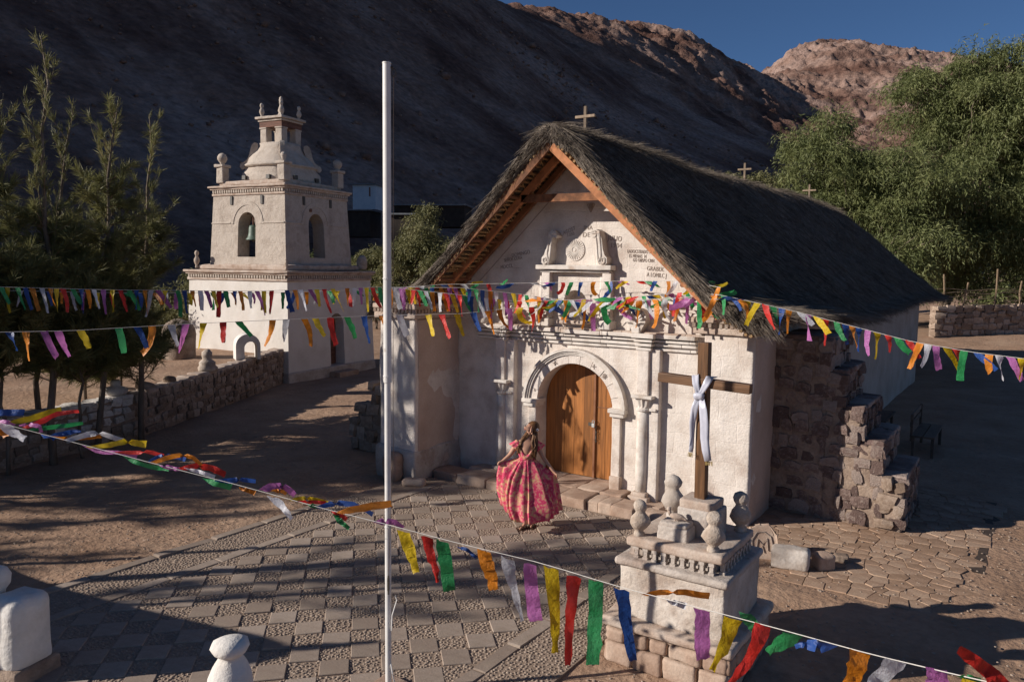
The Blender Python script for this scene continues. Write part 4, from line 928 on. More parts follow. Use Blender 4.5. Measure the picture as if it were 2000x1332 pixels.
for sx, sy in ((-1, -1), (1, -1), (1, 1), (-1, 1)):
    x, y = sx*1.45, sy*1.45
    p = MB(); p.rbox((x, y, 7.24), (.31, .31, .62), .02, 3, .012, 3); q = TB(p, 'corner_post', M['tufa'], sharp=45)
    p = MB(); p.rbox((x, y, 7.60), (.42, .42, .12), .03, 2, .012, 4); TB(p, 'post_cap', M['tufa'], q, sharp=45)
    p = MB(); p.lathe([(.10, 7.64), (.08, 7.72), (.13, 7.78), (.175, 7.87), (.17, 7.97), (.12, 8.07), (.04, 8.12)] if sx != 1 or sy != -1 else [(.09, 7.64), (.07, 7.72), (.10, 7.84), (.11, 7.92), (.06, 8.0)], (x, y, 0), 12, wob=.03); TB(p, 'ball_finial', M['tufa'], q, smooth=True)
d = MB(); d.lathe([(1.22, 6.94), (1.24, 7.1), (1.19, 7.35), (1.10, 7.56), (1.10, 7.60), (1.17, 7.62), (1.19, 7.68), (1.12, 7.73), (1.06, 7.78), (.98, 7.98), (.84, 8.16), (.74, 8.30), (.68, 8.45), (.66, 8.60)], (0, 0, 0), 32, sq=3.2, wob=.012)
for i, v in enumerate(d.v): d.v[i] = v+(np.array([[1, 1, .4]])*(.05*fbm(v, 2.2, 4, 7))[:, None])
TB(d, 'dome', M['tufa'], smooth=True)
h_ = MB()
for s_ in (-.62, .52): h_.box((s_, -1.22, 7.14), (.16, .10, .16)); h_.box((1.22, s_, 7.14), (.10, .16, .16))
q = TB(h_, 'vent_hole', M['iron']); q['kind'] = 'stuff'
for k in range(4):                              # scroll buttresses on the diagonals of the dome
    a = rad(45+90*k); ca, sa = math.cos(a), math.sin(a); c = MB()
    pl3 = [(1.38, 7.52), (1.46, 7.62), (1.42, 7.76), (1.32, 7.80), (1.20, 7.92), (1.13, 8.10), (1.08, 8.34), (1.03, 8.52), (.93, 8.62), (.82, 8.58), (.80, 8.42), (.86, 8.20), (.95, 7.95), (1.1, 7.72), (1.25, 7.58)]
    c.prism(pl3, -.08, .08)
    c.v = [np.stack([v[:, 0]*ca-v[:, 1]*sa, v[:, 0]*sa+v[:, 1]*ca, v[:, 2]], 1) for v in c.v]
    TB(c, 'scroll_buttress', M['tufa'], sharp=50)
for sx, sy in ((-1, -1), (1, -1), (1, 1), (-1, 1)):
    p = MB(); p.rbox((sx*.46, sy*.46, 8.86), (.36, .36, .62), .02, 2, .012, 5); p.rbox((sx*.46, sy*.46, 9.20), (.42, .42, .06), .012, 2, .004, 3); TB(p, 'lantern_pier', M['tufa'], sharp=45)
p = MB(); p.bb(-.66, .66, -.66, .66, 9.232, 9.46); TB(p, 'lantern_beam', M['lintel'])
p = MB(); p.rbox((0, 0, 9.50), (1.42, 1.42, .08), .015, 5, .010, 6); TB(p, 'lantern_slab', M['tufa'], sharp=45)
p = MB(); p.rbox((0, 0, 9.60), (1.62, 1.62, .10), .02, 5, .012, 7); TB(p, 'lantern_slab', M['tufa'], sharp=45)
for x, y, s in ((-.58, -.58, .62), (.58, -.58, .66), (.58, .58, .62), (-.58, .58, .62), (0, .05, .98)):
    p = MB(); p.lathe([(r, 9.63+h) for r, h in finial_prof(s, 1.25 if s < .9 else .85)], (x, y, 0), 10, wob=.04); TB(p, 'lantern_finial', M['tufa'], smooth=True)
def bell(name_loc, lab):
    o = empty('church_bell', name_loc, 0, lab, 'bell', 'bells in the tower'); x, y, z = name_loc; b = MB()
    b.lathe([(.06, z+.52), (.13, z+.50), (.155, z+.40), (.165, z+.24), (.20, z+.10), (.26, z+.02), (.265, z), (.24, z-.005), (.20, z+.05), (.10, z+.3)], (x, y, 0), 16); b.build('bell_body', M['bronze'], o, smooth=True, sharp=60)
    b = MB(); b.tube([(x, y, z+.3), (x, y, z-.02)], .014, 6); b.lathe([(.01, z-.09), (.04, z-.06), (.04, z-.02), (.01, z+.01)], (x, y, 0), 8); b.build('clapper', M['iron'], o)
    b = MB(); b.tube([(x, y, z+.50), (x, y, z+1.0)], .03, 6); b.bar((x-.5, y-.07, z+.98), (x+.5, y+.07, z+.98), .1, .12); b.build('headstock', M['lintel'], o)
bell(T2W((.03, -1.50, 4.88)), 'green bronze bell hanging in the sunlit front opening of the tower')
bell(T2W((1.25, -.42, 4.98)), 'bronze bell half hidden in the shaded side opening of the tower')
def worn_figure(p, h, lab, cat='finial', sd=1, mt='finial', name='stone_finial', prof_=None, group=None, rough_=.012):
    o = empty(name, p, 0, lab, cat, group); b = MB(); pr = prof_ or finial_prof(h)
    b.lathe([(r, p[2]+z) for r, z in pr], (p[0], p[1], 0), 14, wob=.05)
    for i, v in enumerate(b.v): b.v[i] = v+rough_*np.stack([fbm(v, 9, 2, sd), fbm(v, 9, 2, sd+5), fbm(v, 9, 2, sd+9)*.6], 1)
    b.build('carved_body', M[mt], o, smooth=True); return o
worn_figure(T2W((-2.12, -2.12, 3.86)), .66, 'worn carved stone figure on the left corner of the tower ledge', sd=3)
worn_figure(T2W((2.1, -2.12, 3.86)), .42, 'small eroded stone knob on the near corner of the tower ledge', sd=4)
worn_figure(T2W((2.12, 2.05, 3.86)), .66, 'shaded rounded stone finial on the right corner of the tower ledge', sd=5, prof_=[(.16, 0), (.2, .1), (.21, .3), (.17, .45), (.08, .55)])

# ornaments along the retaining wall
def onwall(u, v): return PD(u, v, CP_depth_wall(u))
def CP_depth_wall(u):
    best = None
    for y in np.linspace(-6, 5.4, 200):
        q = np.array([wall_x(y)-.2, y, ht(y)+.07])-CP; d = q@FW; uu = 1000+CF*(q@RT)/d
        if best is None or abs(uu-u) < best[0]: best = (abs(uu-u), y)
    return best[1]
def wallpt(u): y = CP_depth_wall(u); return np.array([wall_x(y)-.2, y, ht(y)+.06])
p = wallpt(405); worn_figure(p, .5, 'stacked round stone finial on the retaining wall in front of the tower', sd=6, prof_=[(.25, 0), (.26, .10), (.21, .16), (.22, .24), (.16, .30), (.12, .33), (.14, .42), (.135, .52), (.06, .60)])
p = wallpt(225); worn_figure(p, .4, 'squat whitewashed stone pot ornament on the limewashed end of the wall', sd=7, mt='stone_white', prof_=[(.14, 0), (.22, .07), (.25, .14), (.18, .20), (.10, .24), (.11, .30), (.08, .36)])
p = wallpt(482); o = empty('stone_arch', p, 0, 'small whitewashed stone arch standing on the retaining wall beside the tower', 'arch'); b = MB()
ao = arc(0, .42, .36, 180, 0, 12); ai = arc(.08, .36, .19, 0, 180, 10)
b.prism([(-.36, 0)]+ao+[(.36, 0), (.27, 0)]+ai+[(-.11, 0)], -.28, .28)
ca, sa = math.cos(rad(62)), math.sin(rad(62)); b.v = [np.stack([p[0]+v[:, 0]*ca-v[:, 1]*sa, p[1]+v[:, 0]*sa+v[:, 1]*ca, p[2]+v[:, 2]], 1) for v in b.v]
b.build('arch_body', M['white_post'], o, sharp=45)
def boulder(p, s, lab, m_='stone', sd=0, cat='stone', name='loose_stone', rz=0., n=5, rr=.45, group=None):
    b = MB(); b.rbox((0, 0, 0), s, min(s)*rr, n, min(s)*.10, sd, fs=2.2/min(s)*.35)
    me = b.build(name, M[m_], None, smooth=True, sharp=60); me.location = p; me.rotation_euler = (0, 0, rz); ORG[me.name] = np.array(p); return tag(me, lab, cat, group)
p = wallpt(330)+np.array([0, 0, .06]); boulder(p, (.34, .26, .20), 'small loose stone lying on the coping of the retaining wall', 'stone_lit', 3)
p = wallpt(287)+np.array([-.05, 0, .06]); boulder(p, (.46, .3, .18), 'flat brown stone lying on the wall beside the limewashed stretch', 'stone', 4)
b_ = PD(350, 682, 25.0); boulder((b_[0], b_[1], 1.4), (1.1, .9, 1.5), 'big brown boulder on the bank left of the bell tower', 'stone', 6, 'boulder', 'boulder')

M['lime_dirty'] = mat('dirty_whitewash', [(.38, .31, .25), (.53, .46, .395), (.64, .58, .515)], 2.6, bump=.6, bscale=28, bdist=.014, fine=.1, lump=.5, lumpscale=4., spots=[((.31, .22, .165), 2.2, .52, .68, .65), ((.20, .15, .12), 9., .64, .72, .6)])
# ------------------------------------------------------------------ calvary pedestal with the cross
PCX, PCY = 3.84, -4.53
ped = empty('calvary_pedestal', (PCX, PCY, 0), 0, 'two tier whitewashed stone pedestal with small balusters that carries the tall wooden cross', 'pedestal')
b = MB(); b.bb(PCX-.60, PCX+.60, PCY-.60, PCY+.60, -.05, .40); b.build('base_core', M['mortar'], ped)
for (x0, y0, x1, y1) in ((-.64, -.64, .64, -.64), (.64, -.64, .64, .64), (.64, .64, -.64, .64), (-.64, .64, -.64, -.64)):
    p0_, p1_ = np.array([PCX+x0, PCY+y0]), np.array([PCX+x1, PCY+y1]); d = (p1_-p0_)/np.linalg.norm(p1_-p0_); rz = math.atan2(d[1], d[0]); nr_ = np.array([d[1], -d[0]])
    rows = [(0., .23, [.0, .30, .62, .98, 1.28]), (.23, .38, [0, .22, .47, .68, 1.02, 1.28])]
    for z0_, z1_, xs_ in rows:
        for a_, c_ in zip(xs_[:-1], xs_[1:]):
            q = p0_+d*(a_+c_)/2-nr_*.08; s = MB(); s.rbox((q[0], q[1], (z0_+z1_)/2-.01), (c_-a_-.014, .20, z1_-z0_-.012), .035, 3, .012, int(a_*50+z0_*90), rz=rz, fs=7); s.build('block', M['pinkstone'], ped, sharp=55)
b = MB(); b.rbox((PCX, PCY, .445), (1.37, 1.37, .10), .04, 8, .014, 2, fs=4); b.build('base_moulding', M['ledge'], ped, sharp=45)
b = MB(); b.rbox((PCX, PCY, .76), (1.10, 1.10, .56), .03, 8, .016, 3, fs=3.5); b.build('upper_block', M['lime_dirty'], ped, sharp=45)
b = MB(); b.rbox((PCX, PCY, 1.055), (1.17, 1.17, .075), .03, 10, .010, 4, fs=5); b.build('cap_slab', M['lime_dull'], ped, sharp=45)
b = MB(); b.bb(PCX-.40, PCX+.40, PCY-.40, PCY+.40, 1.08, 1.215); b.build('baluster_core', M['lime_dull'], ped)
for sx, sy in ((-1, 0), (1, 0), (0, -1), (0, 1)):
    for k in range(9):
        t = -.44+.88*(k+.5)/9*1.0 if True else 0; x, y = (PCX+sx*.47, PCY+t) if sx else (PCX+t, PCY+sy*.47)
        s = MB(); s.box((x, y, 1.15), (.038, .038, .13)); s.box((x, y, 1.105), (.055, .055, .03)); s.box((x, y, 1.195), (.055, .055, .03)); s.build('baluster', M['lime_dull'], ped)
b = MB(); b.rbox((PCX, PCY, 1.255), (1.00, 1.00, .085), .025, 9, .012, 6, fs=5); b.build('top_slab', M['ledge'], ped, sharp=45)
b = MB(); b.rbox((3.77, -4.78, 1.36), (.32, .22, .15), .02, 3, .008, 3); b.rbox((3.77, -4.78, 1.45), (.29, .20, .05), .02, 3, .006, 4); b.build('figure_block', M['lime_dull'], ped, sharp=45)
b = MB(); b.rbox((3.92, -4.46, 1.43), (.40, .36, .30), .02, 3, .008, 5); b.build('cross_socket_lower', M['lime_dull'], ped, sharp=45)
b = MB(); b.rbox((3.915, -4.47, 1.615), (.36, .32, .10), .02, 3, .008, 7); b.build('cross_socket', M['ledge'], ped, sharp=45)
fl = [((PCX-.40, PCY-.40, 1.295), .40, 'pear shaped stone finial on the near left corner of the cross pedestal', 'finial'), ((PCX+.37, PCY-.40, 1.295), .42, 'pear shaped stone finial on the near right corner of the cross pedestal', 'finial'),
      ((PCX-.36, PCY+.36, 1.295), .50, 'dark topped whitewashed finial on the far left corner of the cross pedestal', 'stone_white'), ((PCX+.39, PCY+.36, 1.295), .44, 'shaded stone finial with a round head on the far right corner of the cross pedestal', 'finial')]
for p, h, lab, mt_ in fl: worn_figure(p, h*1.05, lab, sd=int(p[0]*7), mt=mt_, group='finials on the cross pedestal', prof_=[(r*1.12, z) for r, z in finial_prof(h, 1.5)])
# little bird
bo = empty('stone_bird', (3.77, -4.79, 1.475), 0, 'tiny carved bird figurine on the block in front of the wooden cross', 'figurine'); b = MB()
b.tube([(3.70, -4.80, 1.545), (3.73, -4.80, 1.53), (3.77, -4.79, 1.525), (3.82, -4.77, 1.52), (3.86, -4.76, 1.50), (3.90, -4.75, 1.475)], [.014, .028, .036, .026, .012, .006], 8)
b.tube([(3.715, -4.80, 1.535), (3.70, -4.80, 1.565), (3.695, -4.80, 1.585)], [.02, .018, .02], 8); b.lathe([(.003, 1.565), (.02, 1.575), (.024, 1.59), (.015, 1.61), (.004, 1.615)], (3.695, -4.80, 0), 8); b.tube([(3.69, -4.80, 1.588), (3.655, -4.805, 1.58)], [.008, .001], 6)
b.build('bird_body', M['ledge'], bo, smooth=True)
b = MB(); b.tube([(3.76, -4.79, 1.51), (3.76, -4.79, 1.47)], .008, 5); b.tube([(3.785, -4.785, 1.51), (3.785, -4.785, 1.47)], .008, 5); b.build('leg', M['ledge'], bo)
# cross
cr = empty('wooden_cross', (3.915, -4.47, 1.66), 0, 'tall dark wooden cross draped with a white stole, standing on the stone pedestal', 'cross')
def tilt_beam(p, q, w_, d_, name, m_):
    b = MB(); b.bar(p, q, w_, d_); o = b.build(name, m_, cr); return o
P0, P1 = np.array([3.905, -4.47, 1.60]), np.array([3.90, -4.50, 3.275])
b = MB(); b.add([(P[0]+sx*.055, P[1]+sy*.052, P[2]) for P in (P0, P1) for sx, sy in ((-1, -1), (1, -1), (1, 1), (-1, 1))], [(0, 3, 2, 1), (4, 5, 6, 7), (0, 1, 5, 4), (1, 2, 6, 5), (2, 3, 7, 6), (3, 0, 4, 7)]); up_ = b.build('upright', M['crosswood'], cr)
bv = up_.modifiers.new('bevel', 'BEVEL'); bv.width = .006; bv.segments = 2
b = MB(); b.bar((3.42, -4.50, 2.885), (4.385, -4.50, 2.845), .10, .095); ar_ = b.build('crossbar', M['crosswood_h'], cr); bv = ar_.modifiers.new('bevel', 'BEVEL'); bv.width = .008; bv.segments = 2
# stole
M['satin'] = mat('white_satin', [(.52, .52, .60), (.68, .68, .76)], 6., rough=.32, spec=.5, bump=.25, bscale=9, bdist=.01, trans=.15); M['goldfringe'] = mat('gold_fringe', [(.35, .24, .08), (.5, .38, .16)], 20., rough=.6)
st = empty('white_stole', (3.90, -4.56, 2.8), 0, 'white satin stole with gold fringe knotted round the wooden cross', 'stole')
def ribbon(pts_, wd_0, mt_, parent, name, thick=.004, twist=None, smooth=True):
    pts_ = np.array(pts_, float); n = len(pts_); wd_ = np.broadcast_to(np.array(wd_0)*.72, (n,)); pts_[:, 0] = 3.905+(pts_[:, 0]-3.905)*.74; tw = np.zeros(n) if twist is None else np.array(twist, float)
    V = []; t_ = np.gradient(pts_, axis=0)
    for k in range(n):
        t0 = t_[k]/np.linalg.norm(t_[k]); s0 = np.cross(t0, [0, -1., 0]); s0 /= np.linalg.norm(s0)+1e-9; n0 = np.cross(s0, t0); s1 = s0*math.cos(tw[k])+n0*math.sin(tw[k])
        for j in (-1, -.4, .4, 1): V.append(pts_[k]+s1*j*wd_[k]/2+n0*(.008*math.sin(j*5+k)))
    F = [(4*k+j, 4*k+j+1, 4*k+5+j, 4*k+4+j) for k in range(n-1) for j in range(3)]
    b = MB(); b.add(V, F); o = b.build(name, mt_, parent, smooth=smooth); sm = o.modifiers.new('s', 'SOLIDIFY'); sm.thickness = thick; return o
yc = -4.575; kc = lambda a: [3.905+(x-3.905)*.74 for x in a]
ribbon([(3.80, -4.42, 2.93), (3.805, -4.56, 2.945), (3.825, yc, 2.86), (3.875, yc-.02, 2.77)], [.09, .10, .09, .06], M['satin'], st, 'shoulder_band', twist=[0, .1, .2, .1])
ribbon([(4.01, -4.42, 2.92), (4.01, -4.56, 2.93), (3.97, yc, 2.86), (3.91, yc-.02, 2.765)], [.10, .11, .10, .06], M['satin'], st, 'shoulder_band', twist=[0, -.1, -.2, -.1])
b = MB(); b.rbox((3.89, yc-.02, 2.735), (.10, .06, .07), .03, 3, .012, 3, fs=12); b.build('knot', M['satin'], st, smooth=True)
ribbon([(3.865, yc-.02, 2.72), (3.825, yc-.015, 2.60), (3.80, yc, 2.46), (3.795, yc+.01, 2.32), (3.79, yc+.01, 2.20), (3.785, yc, 2.15)], [.07, .10, .085, .06, .06, .065], M['satin'], st, 'hanging_end', twist=[.2, .3, .7, .9, .6, .5])
ribbon([(3.92, yc-.02, 2.72), (3.955, yc-.03, 2.60), (3.98, yc-.03, 2.46), (3.985, yc-.02, 2.32), (4.01, yc-.02, 2.20), (4.045, yc-.02, 2.09)], [.08, .12, .125, .12, .11, .10], M['satin'], st, 'hanging_end', twist=[.1, -.1, -.15, -.1, .15, .2])
for cx_, cz_, w_, n_ in ((3.816, 2.145, .045, 7), (4.012, 2.085, .07, 10)):
    b = MB()
    for k in range(n_): x = cx_-w_/2+w_*k/(n_-1); b.tube([(x, yc, cz_), (x+.004*rng.normal(), yc+.004*rng.normal(), cz_-.045)], .003, 4)
    q = b.build('fringe', M['goldfringe'], st); q['kind'] = 'stuff'

# loose stones near the pedestal and the piers
p = PZ(1487, 1085); b = MB(); o = empty('carved_stone', (p[0], p[1], 0), 0, 'round topped stone slab with incised carving leaning behind the cross pedestal', 'stone')
b.prism([(-.17, 0), (.17, 0), (.21, .18), (.19, .33), (.08, .43), (-.06, .43), (-.17, .36), (-.21, .2)], -.09, .09)
c = MB()
for pts_ in ([(-.13, .10), (-.14, .25), (-.08, .36), (.02, .38), (.11, .32), (.14, .2), (.12, .09)], [(-.08, .12), (-.06, .27), (.0, .20), (.06, .29), (.08, .12)], [(-.02, .10), (0, .18), (.03, .09)]): c.tube([(x, -.10, z) for x, z in pts_], .008, 5)
for m_ in (b, c):
    tl = -.12; m_.v = [np.stack([v[:, 0], v[:, 1]*math.cos(tl)-v[:, 2]*math.sin(tl), v[:, 1]*math.sin(tl)+v[:, 2]*math.cos(tl)], 1) for v in m_.v]
    a = rad(20); m_.v = [np.stack([p[0]+v[:, 0]*math.cos(a)-v[:, 1]*math.sin(a), p[1]+v[:, 0]*math.sin(a)+v[:, 1]*math.cos(a), v[:, 2]-.02], 1) for v in m_.v]
q = b.build('slab_body', M['pinkstone'], o); bv = q.modifiers.new('b', 'BEVEL'); bv.width = .035; bv.segments = 3
c.build('incised_carving', M['text'], o)
p = PZ(1537, 1112); boulder((p[0], p[1]+.12, .13), (.50, .26, .30), 'rectangular rough hewn white block lying on the ground beside the carved stone', 'stone_white', 12, rz=.18, rr=.2)
p = PZ(1605, 1112); boulder((p[0], p[1]+.08, .09), (.26, .22, .22), 'small angular brown rock right of the white block', 'pinkstone', 15, rz=.8, rr=.2, n=3)
p = PZ(1640, 1098); boulder((p[0], p[1]+.08, .04), (.2, .16, .12), 'flat pale rock chip lying behind the small brown rock', 'stone', 16, rz=.3, rr=.3, n=3)
p = PZ(757, 940); boulder((p[0], p[1]+.15, .24), (.40, .34, .60), 'egg shaped standing boulder at the foot of the left church pier behind the flagpole', 'pinkstone', 18, n=6, rr=.55, cat='boulder', name='boulder')
p = PZ(805, 950); boulder((p[0], p[1]+.05, .07), (.44, .24, .17), 'low flat stone lying before the left church pier', 'pinkstone', 21, rz=.5)
# ------------------------------------------------------------------ flagpole
PDP = 7.0; fp = PD(757, 740, PDP); fx, fy = fp[0], fp[1]
pole = empty('flagpole', (fx, fy, 0), 0, 'tall white painted steel flagpole in two diameters standing on the paved plaza', 'flagpole')
tp = PD(750, 140, PDP)[2]; jz = fp[2]
b = MB(); b.tube([(fx, fy, 0), (fx, fy, jz)], .0287, 16); b.build('lower_tube', M['metalwhite'], pole, smooth=True, sharp=40)
b = MB(); b.tube([(fx, fy, jz-.01), (fx, fy, tp)], .0364, 16); b.tube([(fx, fy, jz-.03), (fx, fy, jz)], .0375, 16); b.tube([(fx, fy, tp), (fx, fy, tp+.012)], .039, 16); b.build('upper_tube', M['metalwhite'], pole, smooth=True, sharp=40)
b = MB(); b.tube([(fx+RT[0]*.035, fy+RT[1]*.035, tp-.03), (fx+RT[0]*.06, fy+RT[1]*.06, tp-.03)], .012, 6); b.tube([(fx+RT[0]*(.062+.02*math.cos(t)), fy+RT[1]*(.062+.02*math.cos(t)), tp-.075+.035*math.sin(t)) for t in np.linspace(0, 6.28, 10)], .006, 5); b.build('pulley', M['iron'], pole)
b = MB(); b.tube([(fx+.04, fy, 0.62), (fx+.06, fy-.01, .78), (fx+.10, fy+.01, .93), (fx+.09, fy, .97)], .006, 5); b.build('rope_end', M['metalwhite'], pole)
b = MB(); b.tube([(fx+.03, fy, 0.30), (fx+.07, fy-.02, .22), (fx+.08, fy+.01, .08)], .006, 5); b.build('rope_tail', M['metalwhite'], pole)
b = MB(); b.bar((fx+.03, fy-.03, 1.02), (fx+.045, fy-.045, 1.14), .02, .03); b.tube([(fx+.05, fy-.05, .99), (fx+.052, fy-.052, 1.17)], .008, 6); b.build('cleat', M['iron'], pole)
b = MB()
for z_ in (jz+.02, jz+.9, 1.6): b.tube([(fx, fy, z_), (fx, fy, z_+.012)], .041 if z_ > jz else .032, 14)
q = b.build('weld_ring', M['iron'] if False else M['metalwhite'], pole); q['kind'] = 'stuff'
b = MB(); b.tube([(fx+RT[0]*.06, fy+RT[1]*.06, tp-.10), (fx+RT[0]*.052, fy+RT[1]*.052, tp*.7), (fx+RT[0]*.05, fy+RT[1]*.05, tp*.4), (fx+.05, fy-.05, 1.15)], .0035, 4); b.build('halyard', M['greywood'], pole)
b = MB(); b.rbox((fx, fy, .03), (.34, .34, .1), .03, 2, .01, 1); b.build('footing', M['pinkstone'], pole, sharp=45)

# ------------------------------------------------------------------ white gateway wall at the edge of the plaza
def wpost(p, s, lab, mt_='white_post'):
    o = empty('gate_post', (p[0], p[1], 0), 0, lab, 'post'); b = MB(); b.rbox((p[0], p[1], s[2]/2+.06), (s[0], s[1], s[2]-.06), .12, 7, .02, int(p[0]*9) % 50, fs=3, rz=s[3] if len(s) > 3 else 0)
    b.build('post_body', M[mt_], o, smooth=True, sharp=60)
    b = MB(); b.rbox((p[0], p[1], .06), (s[0]+.04, s[1]+.04, .2), .03, 4, .02, 4, rz=s[3] if len(s) > 3 else 0); b.build('mud_footing', M['mortar'], o, sharp=45); return o
g1 = PD(40, 1268, 7.5); wpost((g1[0], g1[1], 0), (.44, .44, .80, .25), 'rounded whitewashed gate post at the lower left corner of the plaza')
q = PD(-2, 1150, 7.5); worn_figure((q[0], q[1], .77), .34, 'white knob finial on the rounded gate post at the left edge', sd=8, mt='white_post', rough_=.005, prof_=[(.05, 0), (.06, .06), (.10, .12), (.11, .2), (.08, .27), (.02, .3)])
# gable of the entrance gate below the camera, crowned by a finial
q = PD(452, 1332, 4.3); o = empty('entrance_gate', (q[0], q[1], 0), 0, 'domed whitewashed pier of the entrance gate at the lower edge', 'gate'); o['kind'] = 'thing'
b = MB(); b.lathe([(.34, -.9), (.33, -.5), (.30, -.32), (.24, -.17), (.15, -.08), (.06, -.045)], tuple(q), 28, wob=.01); b.build('domed_cap', M['white_post'], o, smooth=True)
b = MB(); b.rbox((q[0], q[1], (q[2]-.85)/2), (.72, .72, q[2]-.85), .06, 4, .02, 3); b.build('gate_pier', M['white_post'], o, sharp=45)
b = MB(); b.rbox((q[0]-1.3, q[1]-.75, (q[2]-1.3)/2), (2.4, .34, q[2]-1.3), .06, 6, .02, 5, rz=rad(30)); b.build('gate_wall', M['white_post'], o, sharp=45)
worn_figure((q[0], q[1], q[2]-.08), .30, 'whitewashed pear shaped finial crowning the entrance gate at the lower edge', sd=9, mt='white_post', rough_=.004, prof_=[(.10, 0), (.125, .05), (.118, .12), (.095, .18), (.066, .225), (.06, .24), (.09, .258), (.105, .285), (.095, .315), (.06, .335), (.02, .342)])

# ------------------------------------------------------------------ benches by the church wall
def bench(c, rz, L, back, lab):
    o = empty('bench', (c[0], c[1], 0), 0, lab, 'bench'); ca, sa = math.cos(rz), math.sin(rz)
    def put(name, x, y, z, sx, sy, sz): b = MB(); b.box((0, 0, 0), (sx, sy, sz), rz); b.v = [v+np.array([c[0]+x*ca-y*sa, c[1]+x*sa+y*ca, z]) for v in b.v]; b.build(name, M['benchwood'], o)
    for y in ((-.12, .12) if back else (-.2, .2)): put('seat_plank', 0, y, .44 if back else .66, L, .22 if back else .38, .04)
    for sx in (-1, 1):
        for sy in (-1, 1): put('leg', sx*(L/2-.08), sy*(.19 if back else .32), (.21 if back else .32), .06, .06, (.42 if back else .64))
        if back: put('back_post', sx*(L/2-.08), .23, .62, .05, .05, .6)
    if back:
        for z in (.70, .86): put('back_slat', 0, .24, z, L, .03, .10)
bench((4.78, 7.55), rad(90), 1.75, True, 'dark wooden bench with a slatted backrest in the shade beside the church')
bench((3.62, 7.6), rad(90), 1.5, False, 'rough wooden table half hidden behind the stepped buttress')
# wire fence on the boundary wall
fe = empty('wire_fence', tuple(A0), 0, 'sagging wire fence with wooden posts above the sunlit boundary wall', 'fence'); fe['kind'] = 'thing'
fd = (B0-A0)/np.linalg.norm(B0-A0)
for t, hgt in ((.35, 1.6), (1.6, 1.2), (3.6, 1.9), (5.3, 1.3), (7.2, 1.7)):
    p = A0+fd*t; b = MB(); b.tube([(p[0], p[1]+.2, A0[2]+1.2), (p[0]+.05*rng.normal(), p[1]+.2, A0[2]+1.4+hgt*.5), (p[0]+.08*rng.normal(), p[1]+.2, A0[2]+1.4+hgt)], .045, 6); b.build('fence_post', M['twig'], fe)
for k in range(5):
    b = MB(); b.tube([(*(A0+fd*t)[:2]+np.array([0, .2]), A0[2]+1.55+.17*k+.05*math.sin(t*2+k*1.7)) for t in np.linspace(-.5, 8.5, 24)], .012, 4); b.build('wire', M['greywood'], fe)
# hamlet on the slope
def house(u, v0, v1, du, d, lab, mt_, roofm, slope=.1, wins=((.72, .2, .5),)):
    q = PD(u, v1, d); o = empty('hillside_house', q, 0, lab, 'house'); o['kind'] = 'thing'; wd_ = du/CF*d; hh = (v1-v0)/CF*d; rz = _ya+rad(-8); ca, sa = math.cos(rz), math.sin(rz)
    def put(name, x0, x1, y0, y1, z0, z1, m_): b = MB(); b.bb(x0, x1, y0, y1, z0, z1); b.v = [np.stack([q[0]+v[:, 0]*ca-v[:, 1]*sa, q[1]+v[:, 0]*sa+v[:, 1]*ca, q[2]+v[:, 2]], 1) for v in b.v]; b.build(name, m_, o)
    put('wall', 0, wd_, 0, 5, -2, hh, mt_); put('roof', -.3, wd_+.3, -.4, 5.4, hh, hh+.18, roofm)
    for f_, w_, h_ in wins: put('door', wd_*f_, wd_*(f_+w_*.3), -.06, .02, 0, hh*.8, M['lintel'])
M['palewall'] = mat('pale_blue_plaster', [(.42, .47, .52), (.55, .58, .60)], 1.); M['tin'] = mat('dull_tin_roof', [(.10, .11, .12), (.2, .21, .22)], 2., rough=.5)
house(689, 362, 384, 46, 122, 'small pale blue house on the mountain slope right of the tower', M['palewall'], M['tin'])
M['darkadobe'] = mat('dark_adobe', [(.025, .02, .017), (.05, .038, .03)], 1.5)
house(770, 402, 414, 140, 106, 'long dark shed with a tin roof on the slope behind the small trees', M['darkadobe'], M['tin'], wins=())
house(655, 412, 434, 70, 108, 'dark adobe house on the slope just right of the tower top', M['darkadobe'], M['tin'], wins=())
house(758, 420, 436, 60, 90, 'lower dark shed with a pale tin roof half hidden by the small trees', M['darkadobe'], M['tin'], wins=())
# loose gravel and clods on the bare earth
n = 5200; gxs = rng.uniform(-9, 9, n*2); gys = rng.uniform(-9.5, 9, n*2); ok = ~((gxs > -3.2) & (gxs < 3.1) & (gys < -.9)) & ~((gxs > -4) & (gxs < 3.2) & (gys > -1.5)) & (gxs > wall_x(gys)+.1) & ~((abs(gxs-PCX) < .7) & (abs(gys-PCY) < .7))
go = empty('gravel', (0, 0, 0)); tag(go, 'scattered gravel and clods on the trodden earth', kind='stuff')
pebble_cloud(np.stack([gxs[ok], gys[ok]], 1), 'loose_gravel', go, z=.004, size=.016)

